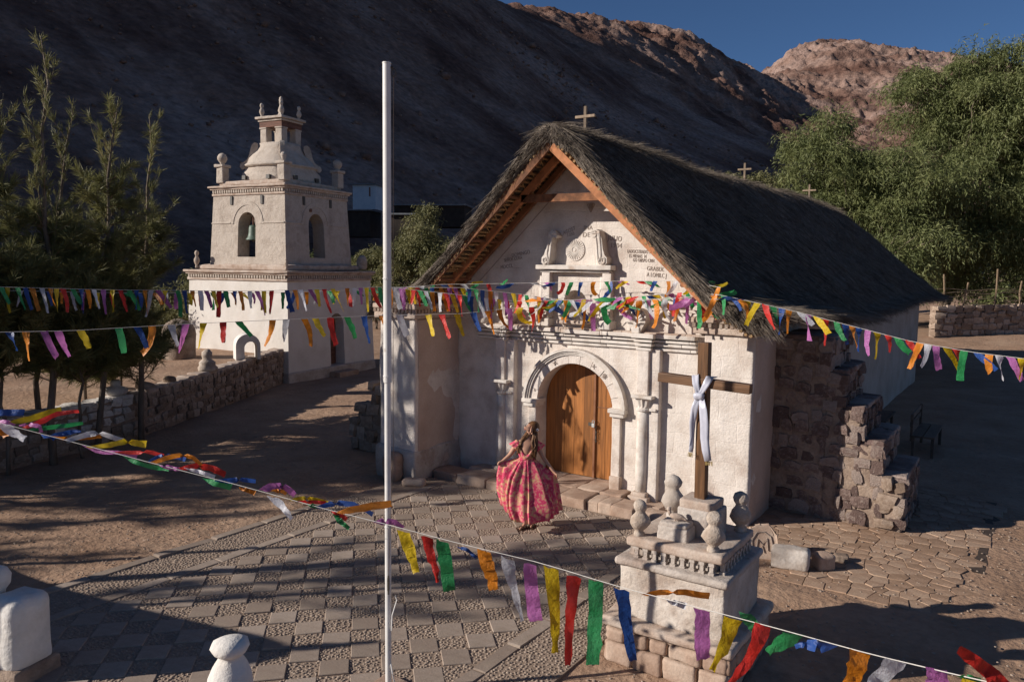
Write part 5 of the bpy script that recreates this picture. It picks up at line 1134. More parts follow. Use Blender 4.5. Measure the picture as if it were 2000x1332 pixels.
# scree blocks lying on the lower mountain slope
n = 4500; hr_ = rng.uniform(-130, 190, n); hf_ = 70+330*rng.random(n)**1.3; hz_ = hill_h(hr_, hf_); ok = hz_ > 2.5; hr_, hf_, hz_ = hr_[ok], hf_[ok], hz_[ok]; n = len(hr_)
wx, wy = CP[0]+math.cos(_ya)*hr_-math.sin(_ya)*hf_, CP[1]+math.sin(_ya)*hr_+math.cos(_ya)*hf_; sz = rng.uniform(.12, .5, n)*(1+1.6*(rng.random(n) > .96))*(.6+hf_/250)
u8 = np.array([(x, y, z) for x in (-1, 1) for y in (-1, 1) for z in (-1, 1)], float)*.6; fq = np.array([(0, 1, 3, 2), (4, 6, 7, 5), (0, 4, 5, 1), (2, 3, 7, 6), (0, 2, 6, 4), (1, 5, 7, 3)])
V = (u8[None]*(1+.35*rng.normal(size=(n, 8, 3))))*sz[:, None, None]*np.array([1, 1, .75])+np.stack([wx, wy, hz_+.1*sz], 1)[:, None, :]
F = (fq[None]+(np.arange(n)*8)[:, None, None]).reshape(-1, 4)
M['scree'] = mat('scree_rock', [(.12, .068, .05), (.19, .118, .09), (.29, .20, .16)], .6, fine=.2, bscale=5.)
o = link('scree_rocks', fast_mesh('scree_rocks', V.reshape(-1, 3), F, 4), M['scree']); tag(o, 'scattered scree blocks on the lower mountain slope', kind='stuff')
# ------------------------------------------------------------------ trees
def leaf_quads(C, D, L, W, name, mt, parent, side=None):
    """one quad per leaf: centre C, direction D, length L, width W"""
    n = len(C); D = D/(np.linalg.norm(D, axis=1)[:, None]+1e-9)
    R_ = rng.normal(size=(n, 3)); S_ = np.cross(D, R_); S_ /= np.linalg.norm(S_, axis=1)[:, None]+1e-9
    L = np.broadcast_to(L, (n,))[:, None]; W = np.broadcast_to(W, (n,))[:, None]
    V = np.stack([C-D*L/2-S_*W*.25, C-D*L*.1-S_*W/2, C+D*L/2, C-D*L*.1+S_*W/2], 1).reshape(-1, 3); F = np.arange(4*n).reshape(n, 4)
    o = link(name, fast_mesh(name, V-org(parent), F, 4), mt, parent); o['kind'] = 'stuff'; return o
def limb(mb, p, d, L, r0, r1, n=5, wander=.12, rise=.0):
    pts_ = [np.array(p, float)]; d = np.array(d, float); d /= np.linalg.norm(d)
    for k in range(n):
        d = d+wander*rng.normal(size=3)+np.array([0, 0, rise]); d /= np.linalg.norm(d); pts_.append(pts_[-1]+d*L/n)
    mb.tube(pts_, np.linspace(r0, r1, n+1), 6); return np.array(pts_)
def casuarina(base, H, lab, dens=1., low=.10, lean=(0, 0), spread=1., seed=0, group='casuarina trees beside the path', mt='needle', nw=.011, bare=.55):
    """lower part a dense shaggy mass, upper part (above bare) a thin leader with few ascending plumes"""
    o = empty('casuarina_tree', base, 0, lab, 'tree', group); base = np.array(base, float)
    tr = MB(); n = 9; tp = [base+np.array([lean[0]*(k/n)**1.5*H+.05*rng.normal(), lean[1]*(k/n)**1.5*H+.05*rng.normal(), H*k/n]) for k in range(n+1)]; tp[0] = base-np.array([0, 0, .1])
    tp = np.array(tp); tr.tube(tp, .012+.065*(1-np.linspace(0, 1, n+1))**.9*H/8, 8)
    C, D, LL = [], [], []; tw = MB()
    def clothe(q, L, m_, up_, tl, spr=.33):
        for s in range(m_):
            t = .12+.88*rng.random(); kk = t*(len(q)-1); j = min(int(kk), len(q)-2); c = q[j]+(q[j+1]-q[j])*(kk-j); dr = q[j+1]-q[j]; dr = dr/np.linalg.norm(dr)
            d0 = dr*.9+.5*rng.normal(size=3)+np.array([0, 0, up_])
            for _ in range(rng.integers(5, 10)):
                d = d0+spr*rng.normal(size=3); l = rng.uniform(*tl); d = d/np.linalg.norm(d); C.append(c+d*l*.5+.015*rng.normal(size=3)); D.append(d+np.array([0, 0, -.10])); LL.append(l)
    nb = int(62*dens*H/8)
    for b in range(nb):
        x = (b+rng.random())/nb; h = low+(bare+.12-low)*x; k = h*n; i = min(int(k), n-1); p = tp[i]+(tp[i+1]-tp[i])*(k-i); az = rng.uniform(0, 6.28)
        L = spread*(1.75-1.15*x)*rng.uniform(.6, 1.15)*(H/8)**.4
        q = limb(tw, p, (math.cos(az), math.sin(az), rng.uniform(.15, .8)), L, .014, .003, 4, .12, .06); clothe(q, L, int(27*dens**.5*L)+8, .15, (.14, .34))
    nu = int(15*H/8)
    for b in range(nu):                           # sparse ascending plumes
        x = (b+rng.random())/nu; h = bare+(.97-bare)*x; k = h*n; i = min(int(k), n-1); p = tp[i]+(tp[i+1]-tp[i])*(k-i); az = rng.uniform(0, 6.28)
        L = spread*(1.25-.75*x)*rng.uniform(.6, 1.2)*(H/8)**.5
        q = limb(tw, p, (math.cos(az), math.sin(az), rng.uniform(.9, 2.2)), L, .009, .002, 5, .10, .14); clothe(q, L, int(13*L)+4, .35, (.12, .28), .26)
    q = tp[int(bare*n):]; clothe(q, 1, int(10*H*(1-bare)), .6, (.10, .22), .25)
    trunk = tr.build('trunk', M['bark'], o, smooth=True); q = tw.build('twigs', M['twig'], trunk, smooth=True); q['kind'] = 'stuff'
    leaf_quads(np.array(C), np.array(D), np.array(LL), nw*rng.uniform(.7, 1.5, len(C)), 'foliage', M[mt], o)
    return o
def gnd(u, v): p = PZ(u, v); return np.array([p[0], p[1], 0.])
cas = [((-9.35, -4.65), (86, 72), 'tallest casuarina with a bare feathery spire, rising near the left edge', 1.15, .19, 1.0, .46), ((-9.9, -3.5), (228, 200), 'bushy casuarina with the broad plumed top, nearest to the bell tower side', 1.35, .20, 1.05, .66),
       ((-10.2, -4.5), (160, 215), 'casuarina with the leaning thin leader between the tall spire and the plumed one', 1.1, .17, 1.0, .5), ((-10.1, -2.4), (298, 225), 'slender casuarina with a single curved tip, rightmost of the row by the wall', 1.1, .16, .85, .52),
       ((-10.6, -5.6), (22, 185), 'casuarina with forked ascending tips at the left edge of the view', 1.25, .17, 1.05, .58)]
for (bx, by), (u, v), lab, dn, lo, sp, ba in cas:
    d = (np.array([bx, by, 2.])-CP)@FW; tp = PD(u, v, d); casuarina((bx, by, 0. if bx > wall_x(by) else .85), tp[2]-(0 if bx > wall_x(by) else .85), lab, dn, lo, ((tp[0]-bx)/tp[2], (tp[1]-by)/tp[2]), sp, bare=ba)
# low dark casuarina undergrowth that hides the foot of the row
for (bx, by, z_, H, lab) in ((-10.9, -3.2, .85, 3.3, 'low dense casuarina sapling behind the limewashed end of the wall'), (-9.5, -4.0, 0, 3.5, 'shaggy young casuarina with low skirts in front of the limewashed wall'), (-9.3, -5.5, 0, 3.9, 'shaggy young casuarina under the tall spire in front of the wall'), (-9.2, -6.6, 0, 3.8, 'shaggy young casuarina at the left edge under the forked tips'), (-11.6, -2.0, .85, 2.7, 'short round casuarina shrub on the bank near the wall ornaments'), (-10.6, -6.4, .85, 3.6, 'dense casuarina bush filling the gap at the left edge')):
    casuarina((bx, by, z_), H, lab, 2.6, .43 if z_ == 0 else .10, (0, 0), 1.5, nw=.014, bare=.86)
# further row outside the view whose shadows fall across the plaza
for (bx, by, H, sp, lab) in ((-13.0, -11.2, 9.3, .9, 'tall casuarina beyond the left edge whose shade dapples the church pier'), (-14.2, -13.4, 9.2, .9, 'tall casuarina beyond the left edge whose shade reaches the church door'), (-13.4, -14.0, 5.9, .8, 'middling casuarina beyond the left edge shading the dirt beside the plaza'), (-13.0, -14.8, 4.7, .8, 'short casuarina beyond the left edge at the end of the row'), (-12.2, -9.0, 8.2, 1.0, 'casuarina beyond the left edge shading the ruined wall'), (-12.6, -7.4, 8.0, 1.1, 'dense casuarina beyond the left edge shading the path to the tower'), (-12.5, -15.2, 5.3, .8, 'small casuarina beyond the left edge casting a pointed shadow on the dirt'), (-11.6, -15.0, 4.5, .8, 'smallest casuarina beyond the left edge nearest the churchyard wall')):
    casuarina((bx, by, .8), H-.8, lab, 1.5 if 'pier' in lab else 1.0, .12, (0, 0), sp, bare=.75)

casuarina((-10.6, -15.4, .0), 8.4, 'tall bare stemmed casuarina beyond the left edge whose tufts dapple the plaza', .55, .58, (0, 0), 1.2, bare=.80)
def broad_tree(base, H, crown, lab, nleaf, mt='pepper', droop=1., leaf=(.34, .06), ncl=60, group=None, name='pepper_tree', trunk_r=.28, cl_r=(.9, 1.7), top_bias=1.):
    """crown = list of (centre xyz relative to base, radii xyz)"""
    o = empty(name, base, 0, lab, 'tree', group); base = np.array(base, float); tr = MB()
    n = 7; th_ = H*.42; tp = np.array([base+np.array([.25*rng.normal()*(k > 0), .25*rng.normal()*(k > 0), th_*k/n]) for k in range(n+1)]); tr.tube(tp, np.linspace(trunk_r, trunk_r*.6, n+1), 8)
    cl = []; vol = np.array([r[0]*r[1]*r[2] for c, r in crown]); vol = vol/vol.sum()
    for k in range(ncl):
        c, r = crown[rng.choice(len(crown), p=vol)]; d = rng.normal(size=3); d /= np.linalg.norm(d); rr = rng.uniform(.45, 1.0)
        cl.append((base+np.array(c)+d*np.array(r)*rr, rng.uniform(*cl_r)))
    lb = MB()
    for p, r in cl[:int(ncl*.55)]:
        i = rng.integers(2, n+1); s = tp[i]; mid = (s+p)/2+np.array([0, 0, .35*np.linalg.norm(p-s)*.3]); t_ = np.linspace(0, 1, 7)[:, None]; c_ = (1-t_)**2*s+2*t_*(1-t_)*mid+t_**2*p+.06*rng.normal(size=(7, 3)); lb.tube(c_, np.linspace(trunk_r*.32, .015, 7), 5)
    tk = tr.build('trunk', M['bark'], o, smooth=True); q = lb.build('limbs', M['bark'], tk, smooth=True); q['kind'] = 'stuff'
    per = nleaf//ncl; C, D = [], []
    for p, r in cl:
        ns = max(6, per//9); a = rng.normal(size=(ns, 3)); a /= np.linalg.norm(a, axis=1)[:, None]; a[:, 2] = np.abs(a[:, 2])*1.0-.25
        st_ = p+a*r*rng.uniform(.35, 1., (ns, 1))*np.array([1, 1, .75]); outd = a*np.array([1, 1, 0])
        for s, od in zip(st_, outd):
            d = od*.5+np.array([0, 0, .35])+.25*rng.normal(size=3); q = s.copy(); sl = rng.uniform(.10, .17)*r/1.2
            for k in range(9):
                d = d+np.array([0, 0, -.30*droop])+.10*rng.normal(size=3); d /= np.linalg.norm(d); q = q+d*sl; C.append(q+.07*rng.normal(size=3)); D.append(d+.45*rng.normal(size=3))
    C = np.array(C); D = np.array(D)
    leaf_quads(C, D, leaf[0]*rng.uniform(.6, 1.3, len(C)), leaf[1]*rng.uniform(.7, 1.4, len(C)), 'crown', M[mt], o)
    return o
def far(u, v, d): return PD(u, v, d)
# big pepper trees right of the church
LF = (.27, .050)
b = far(1685, 585, 46); broad_tree((b[0], b[1], .9), 11, [((-1.6, 0, 8.6), (2.9, 2.6, 3.0)), ((.5, -.5, 4.4), (3.8, 3, 3.6)), ((-3.2, .5, 11.3), (1.7, 1.5, 1.6)), ((1.8, 0, 8.4), (2.8, 2.4, 2.6)), ((-3.6, 0, 8.0), (1.2, 1.2, 1.8))], 'drooping pepper tree directly behind the far end of the thatched roof', 105000, ncl=120, group='pepper trees right of the church', leaf=LF, cl_r=(.65, 1.5))
b = far(1850, 585, 49); broad_tree((b[0], b[1], .9), 17, [((-1.2, 0, 12.0), (3.2, 3.2, 3.8)), ((1.9, 0, 12.6), (3.8, 3.4, 4.0)), ((-.5, -1, 6.2), (5.4, 4, 4.4)), ((-2.0, 0, 15.3), (1.0, 1.0, 1.6)), ((1.9, 0, 15.6), (2.8, 2.2, 1.7))], 'tallest spreading pepper tree behind the sunlit boundary wall', 165000, ncl=175, group='pepper trees right of the church', leaf=LF, cl_r=(.65, 1.5))
b = far(2050, 585, 46); broad_tree((b[0], b[1], .9), 16, [((-.5, 0, 12.2), (3.8, 3.4, 4.0)), ((-.7, -1, 5.8), (4.4, 3.4, 4.2)), ((.2, 0, 15.2), (3.0, 2.4, 1.9))], 'pepper tree whose drooping branches run out of the right edge', 95000, ncl=120, group='pepper trees right of the church', leaf=LF, cl_r=(.65, 1.5))
b = far(1450, 420, 62); broad_tree((b[0], b[1], .9), 13, [((-2.2, 0, 9.3), (1.9, 1.6, 1.7)), ((.4, 0, 9.2), (1.8, 1.5, 1.6)), ((2.2, 0, 9.4), (1.5, 1.5, 1.6))], 'olive green treetop showing above the middle of the thatched ridge', 26000, ncl=46, group=None, mt='shrubleaf', cl_r=(.6, 1.1), leaf=(.30, .07))
b = far(1900, 600, 58); broad_tree((b[0], b[1], .5), 8, [((-3, 0, 3.5), (4.5, 2, 2.6)), ((4, 0, 3.5), (5, 2, 2.8))], 'dark thicket of pepper branches in the shade under the tall trees', 26000, ncl=44)
# small pale trees between tower and church, shrubs behind the tower
b = far(815, 590, 46); broad_tree((b[0], b[1], 0), 7.4, [((0, 0, 5.0), (1.9, 1.5, 1.8)), ((.3, 0, 6.9), (.9, .8, .9)), ((-1.2, 0, 3.4), (1.5, 1.2, 1.7)), ((1.3, 0, 3.6), (1.5, 1.2, 1.8))], 'pale airy tree with slim light trunks between the tower and the church', 34000, 'shrubleaf', .8, (.24, .055), 46, None, 'small_tree', .10, (.45, .85))
b = far(735, 590, 49); broad_tree((b[0], b[1], 0), 6.2, [((0, 0, 4.3), (1.6, 1.4, 1.5)), ((-.2, 0, 2.2), (1.8, 1.4, 1.6))], 'low bushy olive coloured tree right beside the tower', 24000, 'shrubleaf', .8, (.24, .055), 34, None, 'small_tree', .10, (.45, .85))
b = far(880, 590, 44); broad_tree((b[0], b[1], 0), 5.4, [((0, 0, 3.8), (1.2, 1.2, 1.2)), ((.2, 0, 2.0), (1.3, 1.2, 1.4)), ((-.2, 0, 5.0), (.5, .5, .5))], 'pale slender tree touching the left thatched eave', 13000, 'shrubleaf', .8, (.24, .055), 30, None, 'small_tree', .09, (.4, .8))
b = far(390, 600, 40); broad_tree((b[0], b[1], .6), 3.6, [((0, 0, 1.9), (1.3, 1.2, 1.2)), ((-.7, 0, 1.2), (1.2, 1.2, 1.1))], 'olive shrub behind the left corner of the bell tower', 9000, 'shrubleaf', .6, (.22, .05), 26, None, 'shrub', .07, (.4, .75))
b = far(290, 600, 37); broad_tree((b[0], b[1], .6), 3.2, [((0, 0, 1.6), (1.5, 1.2, 1.1)), ((-1.3, 0, 1.4), (1.4, 1.2, 1.0))], 'wide olive shrub between the casuarinas and the tower', 9000, 'shrubleaf', .6, (.22, .05), 26, None, 'shrub', .07, (.4, .75))
b = far(150, 600, 36); broad_tree((b[0], b[1], .6), 3.4, [((0, 0, 1.7), (2.0, 1.4, 1.3)), ((2.2, 0, 1.5), (1.6, 1.3, 1.1))], 'dark shrub mass seen through the casuarina stems', 11000, 'shrubleaf', .6, (.22, .05), 30, None, 'shrub', .07, (.4, .8))
b = far(345, 640, 29); broad_tree((b[0], b[1], .9), 1.9, [((0, 0, .9), (.8, .7, .7)), ((-1.2, 0, .8), (.9, .8, .65))], 'low scrub beside the brown boulder on the bank', 6000, 'shrubleaf', .5, (.16, .04), 20, None, 'shrub', .04, (.3, .55))
b = far(560, 520, 60); broad_tree((b[0], b[1], 0), 6, [((4.5, 0, 3.6), (2.2, 1.6, 2.2)), ((6.8, 0, 2.6), (1.6, 1.6, 1.8))], 'dark tree in the shade on the right behind the tower', 14000, 'pepper', .8, (.28, .06), 32, None, 'small_tree', .12, (.6, 1.0))
# small green plant by the boundary wall fence post
b = far(1950, 580, 41.5); broad_tree((b[0], b[1], 2.1), 1.2, [((0, 0, .5), (.5, .4, .45))], 'small bright leafed plant beside the fence post on the boundary wall', 900, 'pepper', .2, (.25, .10), 8, None, 'shrub', .03, (.2, .35))

# ------------------------------------------------------------------ things just outside the left edge whose shadows cross the plaza
yw_ = empty('churchyard_wall', (-5, -10.8, 0), 0, 'curved whitewashed churchyard wall outside the left edge of the view', 'wall'); yw_['kind'] = 'thing'
b = MB(); prof_w = [(0, 0), (3.55, 0), (3.55, 2.38)]+[(3.3, 2.40)]+[(3.05*t, 1.12+1.20*t**1.35) for t in np.linspace(1, 0, 12)]
b.prism(prof_w, -.2, .2); a = math.atan2(-1.5, 3.2); b.v = [np.stack([-6.7+v[:, 0]*math.cos(a)-v[:, 1]*math.sin(a), -9.6+v[:, 0]*math.sin(a)+v[:, 1]*math.cos(a), v[:, 2]], 1) for v in b.v]; b.build('wall_body', M['white_post'], yw_)
worn_figure((-3.68, -11.02, 2.36), .55, 'white finial on the churchyard wall outside the left edge of the view', sd=3, mt='white_post')
for (x, y, h, r, lab) in ((-7.2, -11.35, 5.6, .095, 'unseen thick grey pole outside the left edge that casts a shadow stripe'), (-6.2, -11.6, 6.2, .042, 'unseen thin steel pole outside the left edge that casts a shadow stripe')):  # poles added out of view to throw shadow stripes on the plaza
    o = empty('unseen_pole', (x, y, 0), 0, lab, 'pole'); b = MB(); b.tube([(x, y, 0), (x, y, h)], r, 10); b.build('shaft', M['greywood'], o, smooth=True); b = MB(); b.lathe([(r*1.2, h), (r*1.4, h+.03), (r*.5, h+.06)], (x, y, 0), 10); b.build('pole_cap', M['iron'], o)
# ------------------------------------------------------------------ bunting
FC = {'yellow': (.80, .56, .016), 'red': (.72, .035, .025), 'green': (.035, .33, .10), 'blue': (.022, .085, .34), 'orange': (.82, .27, .014), 'white': (.74, .74, .78), 'purple': (.52, .16, .44)}
for k, c in FC.items(): M['flag_'+k] = mat(k+'_plastic_streamer', [tuple(x*.66 for x in c), c, tuple(min(1, x*1.1+.03) for x in c)], 9., rand=.5, rough=.38, spec=.45, bump=.8, bscale=34, bdist=.012, trans=.4, fine=.08)
M['twine'] = mat('white_twine', [(.5, .47, .43), (.65, .62, .58)], 20.)
CYC = ['yellow', 'red', 'green', 'blue', 'orange', 'white', 'purple']
def streamer(parent, color, ctr, width, name='flag'):
    """ribbon along centre points ctr (N,3); width vectors (N,3) span half the ribbon on either side"""
    ctr = np.asarray(ctr, float); n = len(ctr); V = []
    for k in range(n):
        for j in (-1, -.33, .33, 1): V.append(ctr[k]+width[k]*j)
    V = np.array(V); V += .0042*rng.normal(size=V.shape)*np.linalg.norm(width[0])/.05
    F = [(4*k+j, 4*k+j+1, 4*k+5+j, 4*k+4+j) for k in range(n-1) for j in range(3)]
    b = MB(); b.add(V, F); return b.build(name, M['flag_'+color], parent, smooth=True, label=color+' streamer')
def resample(P2, n):
    P2 = np.array(P2, float); s = np.r_[0, np.cumsum(np.linalg.norm(np.diff(P2, axis=0), axis=1))]; t = np.linspace(0, s[-1], n); return np.stack([np.interp(t, s, P2[:, i]) for i in range(P2.shape[1])], 1)
def line3(pts_):                               # pts: (u, v, depth)
    P_ = resample(pts_, 60); return np.array([PD(u, v, d) for u, v, d in P_])
def string_obj(lab, pts_, grp, r=.003):
    L3 = line3(pts_); o = empty('bunting_string', L3[30], 0, lab, 'bunting', grp); b = MB(); b.tube(L3, r, 4); b.build('cord', M['twine'], o); return o, L3
GRP = 'strings of plastic streamers across the plaza'
# near string: every streamer placed one by one
NEAR = [(-900, 500, 9.0), (-420, 690, 8.2), (-60, 808, 7.4), (0, 826, 7.2), (160, 868, 7.1), (300, 905, 6.95), (480, 951, 6.75), (620, 990, 6.55), (760, 1025, 6.35), (900, 1062, 6.1), (1060, 1100, 5.8), (1200, 1143, 5.4), (1340, 1180, 5.0), (1500, 1222, 4.55), (1700, 1277, 4.0), (1880, 1320, 3.6), (2060, 1360, 3.3), (2500, 1430, 2.7)]
ns, NL = string_obj('nearest bunting string of long streamers sweeping across the foreground', NEAR, GRP, .0028)
nd = lambda u: float(np.interp(u, [p[0] for p in NEAR], [p[2] for p in NEAR]))
def nf(color, path, w0, w1, dz=0., tw=0.):
    """path in picture pixels, first point on the cord; w0/w1 width in pixels at the cord and at the tip"""
    d0 = nd(path[0][0]); P_ = resample(path, 9); n = len(P_); C_ = []; W_ = []
    T = np.gradient(P_, axis=0)
    for k, (u, v) in enumerate(P_):
        t = k/(n-1); d = d0+dz*t+.02*math.sin(3*t+u); C_.append(PD(u, v, d)); tt = T[k]/np.linalg.norm(T[k]); nr = np.array([-tt[1], tt[0]])
        if nr[0] < 0: nr = -nr
        s0 = np.array([.965, .26]); s = s0*(1-min(1, t*3))+nr*min(1, t*3); s /= np.linalg.norm(s); w = (w0+(w1-w0)*t)/2; a = tw*math.sin(t*3.0)
        W_.append((RT*s[0]-UP*s[1])*w/CF*d*math.cos(a)+FW*w/CF*d*math.sin(a)+FW*.004*math.sin(7*t))
    streamer(ns, color, C_, W_)
for c, path, w0, w1, *r in [
    ('blue', [(-30, 812), (0, 806), (48, 805)], 14, 12), ('orange', [(-20, 822), (0, 836), (14, 852)], 22, 16), ('white', [(4, 828), (22, 842), (48, 857)], 22, 12), ('purple', [(-10, 822), (10, 825), (30, 828)], 10, 8),
    ('yellow', [(22, 826), (60, 818), (92, 806), (120, 800)], 12, 12, .2), ('red', [(48, 836), (80, 824), (110, 808), (154, 803)], 12, 7, .2), ('purple', [(40, 832), (58, 829), (78, 832), (80, 845)], 9, 8), ('green', [(60, 840), (95, 835), (130, 831), (162, 826)], 11, 7, .2),
    ('blue', [(84, 848), (95, 858), (112, 850), (140, 843), (158, 842)], 14, 6, .1), ('orange', [(104, 851), (122, 856), (160, 856), (198, 852)], 8, 7, .2), ('white', [(130, 860), (165, 850), (192, 845), (240, 860)], 11, 9, .2), ('yellow', [(172, 874), (210, 870), (245, 862), (286, 868)], 8, 14, .2),
    ('purple', [(164, 870), (196, 883), (240, 884), (268, 892)], 9, 7), ('red', [(228, 884), (262, 884), (290, 882), (320, 890)], 9, 7, .1), ('green', [(242, 890), (265, 903), (300, 913), (330, 916)], 9, 9), ('blue', [(292, 902), (318, 890), (345, 892), (362, 898)], 10, 9, .2),
    ('orange', [(298, 904), (322, 895), (356, 888), (376, 892), (398, 914)], 11, 7, .1), ('purple', [(314, 909), (335, 914), (352, 917)], 9, 7), ('red', [(352, 916), (385, 909), (412, 914), (440, 926)], 12, 12, .1), ('white', [(362, 914), (392, 922), (420, 932)], 6, 8), 
    ('green', [(398, 934), (420, 944), (452, 952)], 9, 13), ('blue', [(424, 940), (440, 940), (468, 936), (500, 940)], 13, 7, .2), ('orange', [(470, 952), (484, 958), (498, 963)], 8, 9), ('purple', [(512, 958), (530, 950), (556, 950), (576, 968)], 17, 11, .1), ('orange', [(534, 960), (548, 958), (560, 964)], 10, 6, .1),
    ('white', [(530, 970), (548, 985), (560, 1000), (570, 1014)], 18, 9), ('yellow', [(566, 977), (596, 972), (622, 976), (640, 982)], 9, 6, .1), ('red', [(584, 980), (608, 980), (636, 982)], 9, 6, .1), ('green', [(604, 985), (620, 990)], 8, 6), ('blue', [(622, 992), (652, 982), (690, 984), (728, 1004)], 13, 9, .2),
    ('orange', [(664, 1002), (690, 995), (725, 988), (764, 983)], 16, 13, .1), ('green', [(655, 1004), (664, 1018), (682, 1032)], 12, 7), ('red', [(650, 998), (668, 1008), (678, 1014)], 10, 9), ('purple', [(736, 1022), (752, 1018), (772, 1020), (788, 1032)], 18, 7, .1),
    ('yellow', [(787, 1038), (796, 1062), (806, 1092), (813, 1119)], 27, 13), ('red', [(833, 1048), (838, 1072), (848, 1105), (854, 1137)], 25, 6), ('green', [(864, 1057), (868, 1085), (873, 1120), (877, 1155)], 26, 23), ('blue', [(894, 1067), (912, 1073), (930, 1088)], 8, 6), ('orange', [(944, 1076), (950, 1098), (960, 1128), (964, 1151)], 27, 20),
    ('white', [(992, 1090), (994, 1112), (1004, 1150), (1020, 1212)], 27, 6, .1), ('purple', [(1035, 1101), (1036, 1130), (1040, 1170), (1046, 1213)], 27, 26), ('yellow', [(1076, 1109), (1080, 1150), (1084, 1210), (1084, 1275)], 31, 13), ('red', [(1121, 1124), (1118, 1160), (1113, 1220), (1110, 1298)], 31, 11, .0, .5), ('green', [(1165, 1135), (1164, 1180), (1160, 1240), (1158, 1297)], 29, 27), ('blue', [(1216, 1150), (1220, 1190), (1228, 1240), (1236, 1290)], 31, 14),
    ('orange', [(1258, 1162), (1282, 1157), (1330, 1155), (1386, 1164)], 12, 13, .1), ('white', [(1306, 1172), (1322, 1178), (1340, 1184)], 10, 13), ('purple', [(1372, 1190), (1372, 1220), (1371, 1255), (1374, 1286)], 32, 28), ('yellow', [(1432, 1207), (1424, 1236), (1408, 1275), (1390, 1308)], 36, 12), ('green', [(1452, 1196), (1464, 1212), (1478, 1228)], 22, 22, .2), ('red', [(1490, 1221), (1482, 1250), (1462, 1290), (1426, 1336)], 33, 12),
    ('green', [(1552, 1238), (1536, 1250), (1514, 1262), (1498, 1274)], 40, 16, .1), ('blue', [(1618, 1258), (1600, 1262), (1575, 1258), (1552, 1262)], 34, 8, .15), ('orange', [(1680, 1272), (1676, 1296), (1664, 1325), (1656, 1350)], 44, 30), ('white', [(1752, 1290), (1740, 1305), (1716, 1325), (1690, 1345)], 46, 18), ('purple', [(1831, 1306), (1831, 1330), (1831, 1350)], 46, 44), ('green', [(1872, 1322), (1892, 1322), (1916, 1330)], 12, 12), ('yellow', [(1900, 1328), (1902, 1350)], 46, 44),
    ('red', [(1960, 1342), (1936, 1318), (1905, 1290), (1872, 1268)], 40, 16, -.1), ('green', [(1990, 1345), (2000, 1350)], 20, 10)]:
    nf(c, path, w0, w1, *r)
# far strings: streamers blown by the wind, colour order repeats
def auto_string(lab, pts_, spacing, start, mode, wd_=.098, ln=.48, skip=.04, seed=1, umax=2200, umin=-330, r=.0035):
    global rng
    r_ = np.random.default_rng(seed); o, L3 = string_obj(lab, pts_, GRP, r); s = np.r_[0, np.cumsum(np.linalg.norm(np.diff(L3, axis=0), axis=1))]; k = start; t = spacing*.5
    while t < s[-1]:
        p = np.array([np.interp(t, s, L3[:, i]) for i in range(3)]); p2 = np.array([np.interp(t+.05, s, L3[:, i]) for i in range(3)]); al = (p2-p)/(np.linalg.norm(p2-p)+1e-9)
        q = p-CP; u = 1000+CF*(q@RT)/(q@FW)
        if umin < u < umax and r_.random() > skip:
            wild = mode(u) if callable(mode) else mode      # 0 hanging ... 1 wild
            a = r_.normal(.22, .20)*(1-wild)+wild*r_.uniform(-1.6, 2.4); horiz = RT*math.cos(.5*r_.normal())+FW*math.sin(.7*r_.normal()); L = ln*r_.uniform(.68, 1.12); n = 8
            c = p.copy(); C_, W_ = [c.copy()], []; curl = r_.normal(0, .55)*(.25+wild); tw = r_.normal(0, .5+.7*wild); nar = r_.uniform(.30, 1.0)
            for j in range(n-1):
                an = a+curl*(j/n)*1.6; c = c+(horiz*math.sin(an)-np.array([0, 0, 1.])*math.cos(an))*L/(n-1); C_.append(c.copy())
            for j in range(n):
                f = j/(n-1); an = a+curl*f*1.6; perp = horiz*math.cos(an)+np.array([0, 0, 1.])*math.sin(an); b_ = al*(1-min(1, f*2.5))+perp*min(1, f*2.5); b_ /= np.linalg.norm(b_)+1e-9; nn_ = np.cross(b_, C_[min(j+1, n-1)]-C_[max(j-1, 0)]); nn_ /= np.linalg.norm(nn_)+1e-9; ta = tw*f
                W_.append((b_*math.cos(ta)+nn_*math.sin(ta))*wd_/2*(1+(nar-1)*f))
            streamer(o, CYC[k % 7] if r_.random() > .16 else CYC[r_.integers(0, 7)], C_, W_)
        k += 1; t += spacing*r_.uniform(.75, 1.3)
    return o
E1, E2, E3 = (1405, 576, 11.1), (1408, 562, 11.1), (1402, 585, 11.1)
auto_string('upper bunting string passing in front of the tower and tied to the thatched roof corner', [(-900, 505, 11.6), (-60, 559, 12.9), (200, 566, 13.3), (500, 569, 13.9), (730, 561, 14.1), (900, 562, 13.85), (1010, 574, 13.95), (1130, 590, 13.25), (1280, 584, 12.5), (1345, 580, 11.95), E1], .128, 0, lambda u: .0 if u < 880 else (.12 if u < 1020 else .6), wd_=.08, ln=.43, seed=11)
auto_string('second upper bunting string with shorter visible streamers just behind the first', [(-900, 512, 11.7), (-60, 566, 13.2), (220, 572, 13.7), (520, 572, 14.2), (740, 566, 14.3), (860, 556, 14.2), (1040, 553, 13.75), (1220, 549, 12.85), (1340, 549, 12.0), E2], .19, 3, lambda u: .25 if u < 640 else .9, wd_=.075, ln=.30, seed=12)
auto_string('lower bunting string with widely spaced streamers in front of the tower doorway', [(-900, 590, 10.4), (-60, 650, 11.4), (140, 646, 11.8), (380, 632, 12.4), (560, 624, 13.0), (750, 616, 13.6), (900, 613, 13.8), (1000, 602, 13.95), (1200, 590, 12.95), (1340, 582, 12.0), E3], .24, 1, lambda u: .30 if u < 560 else (.08 if u < 960 else .75), wd_=.11, ln=.44, skip=.12, seed=23)
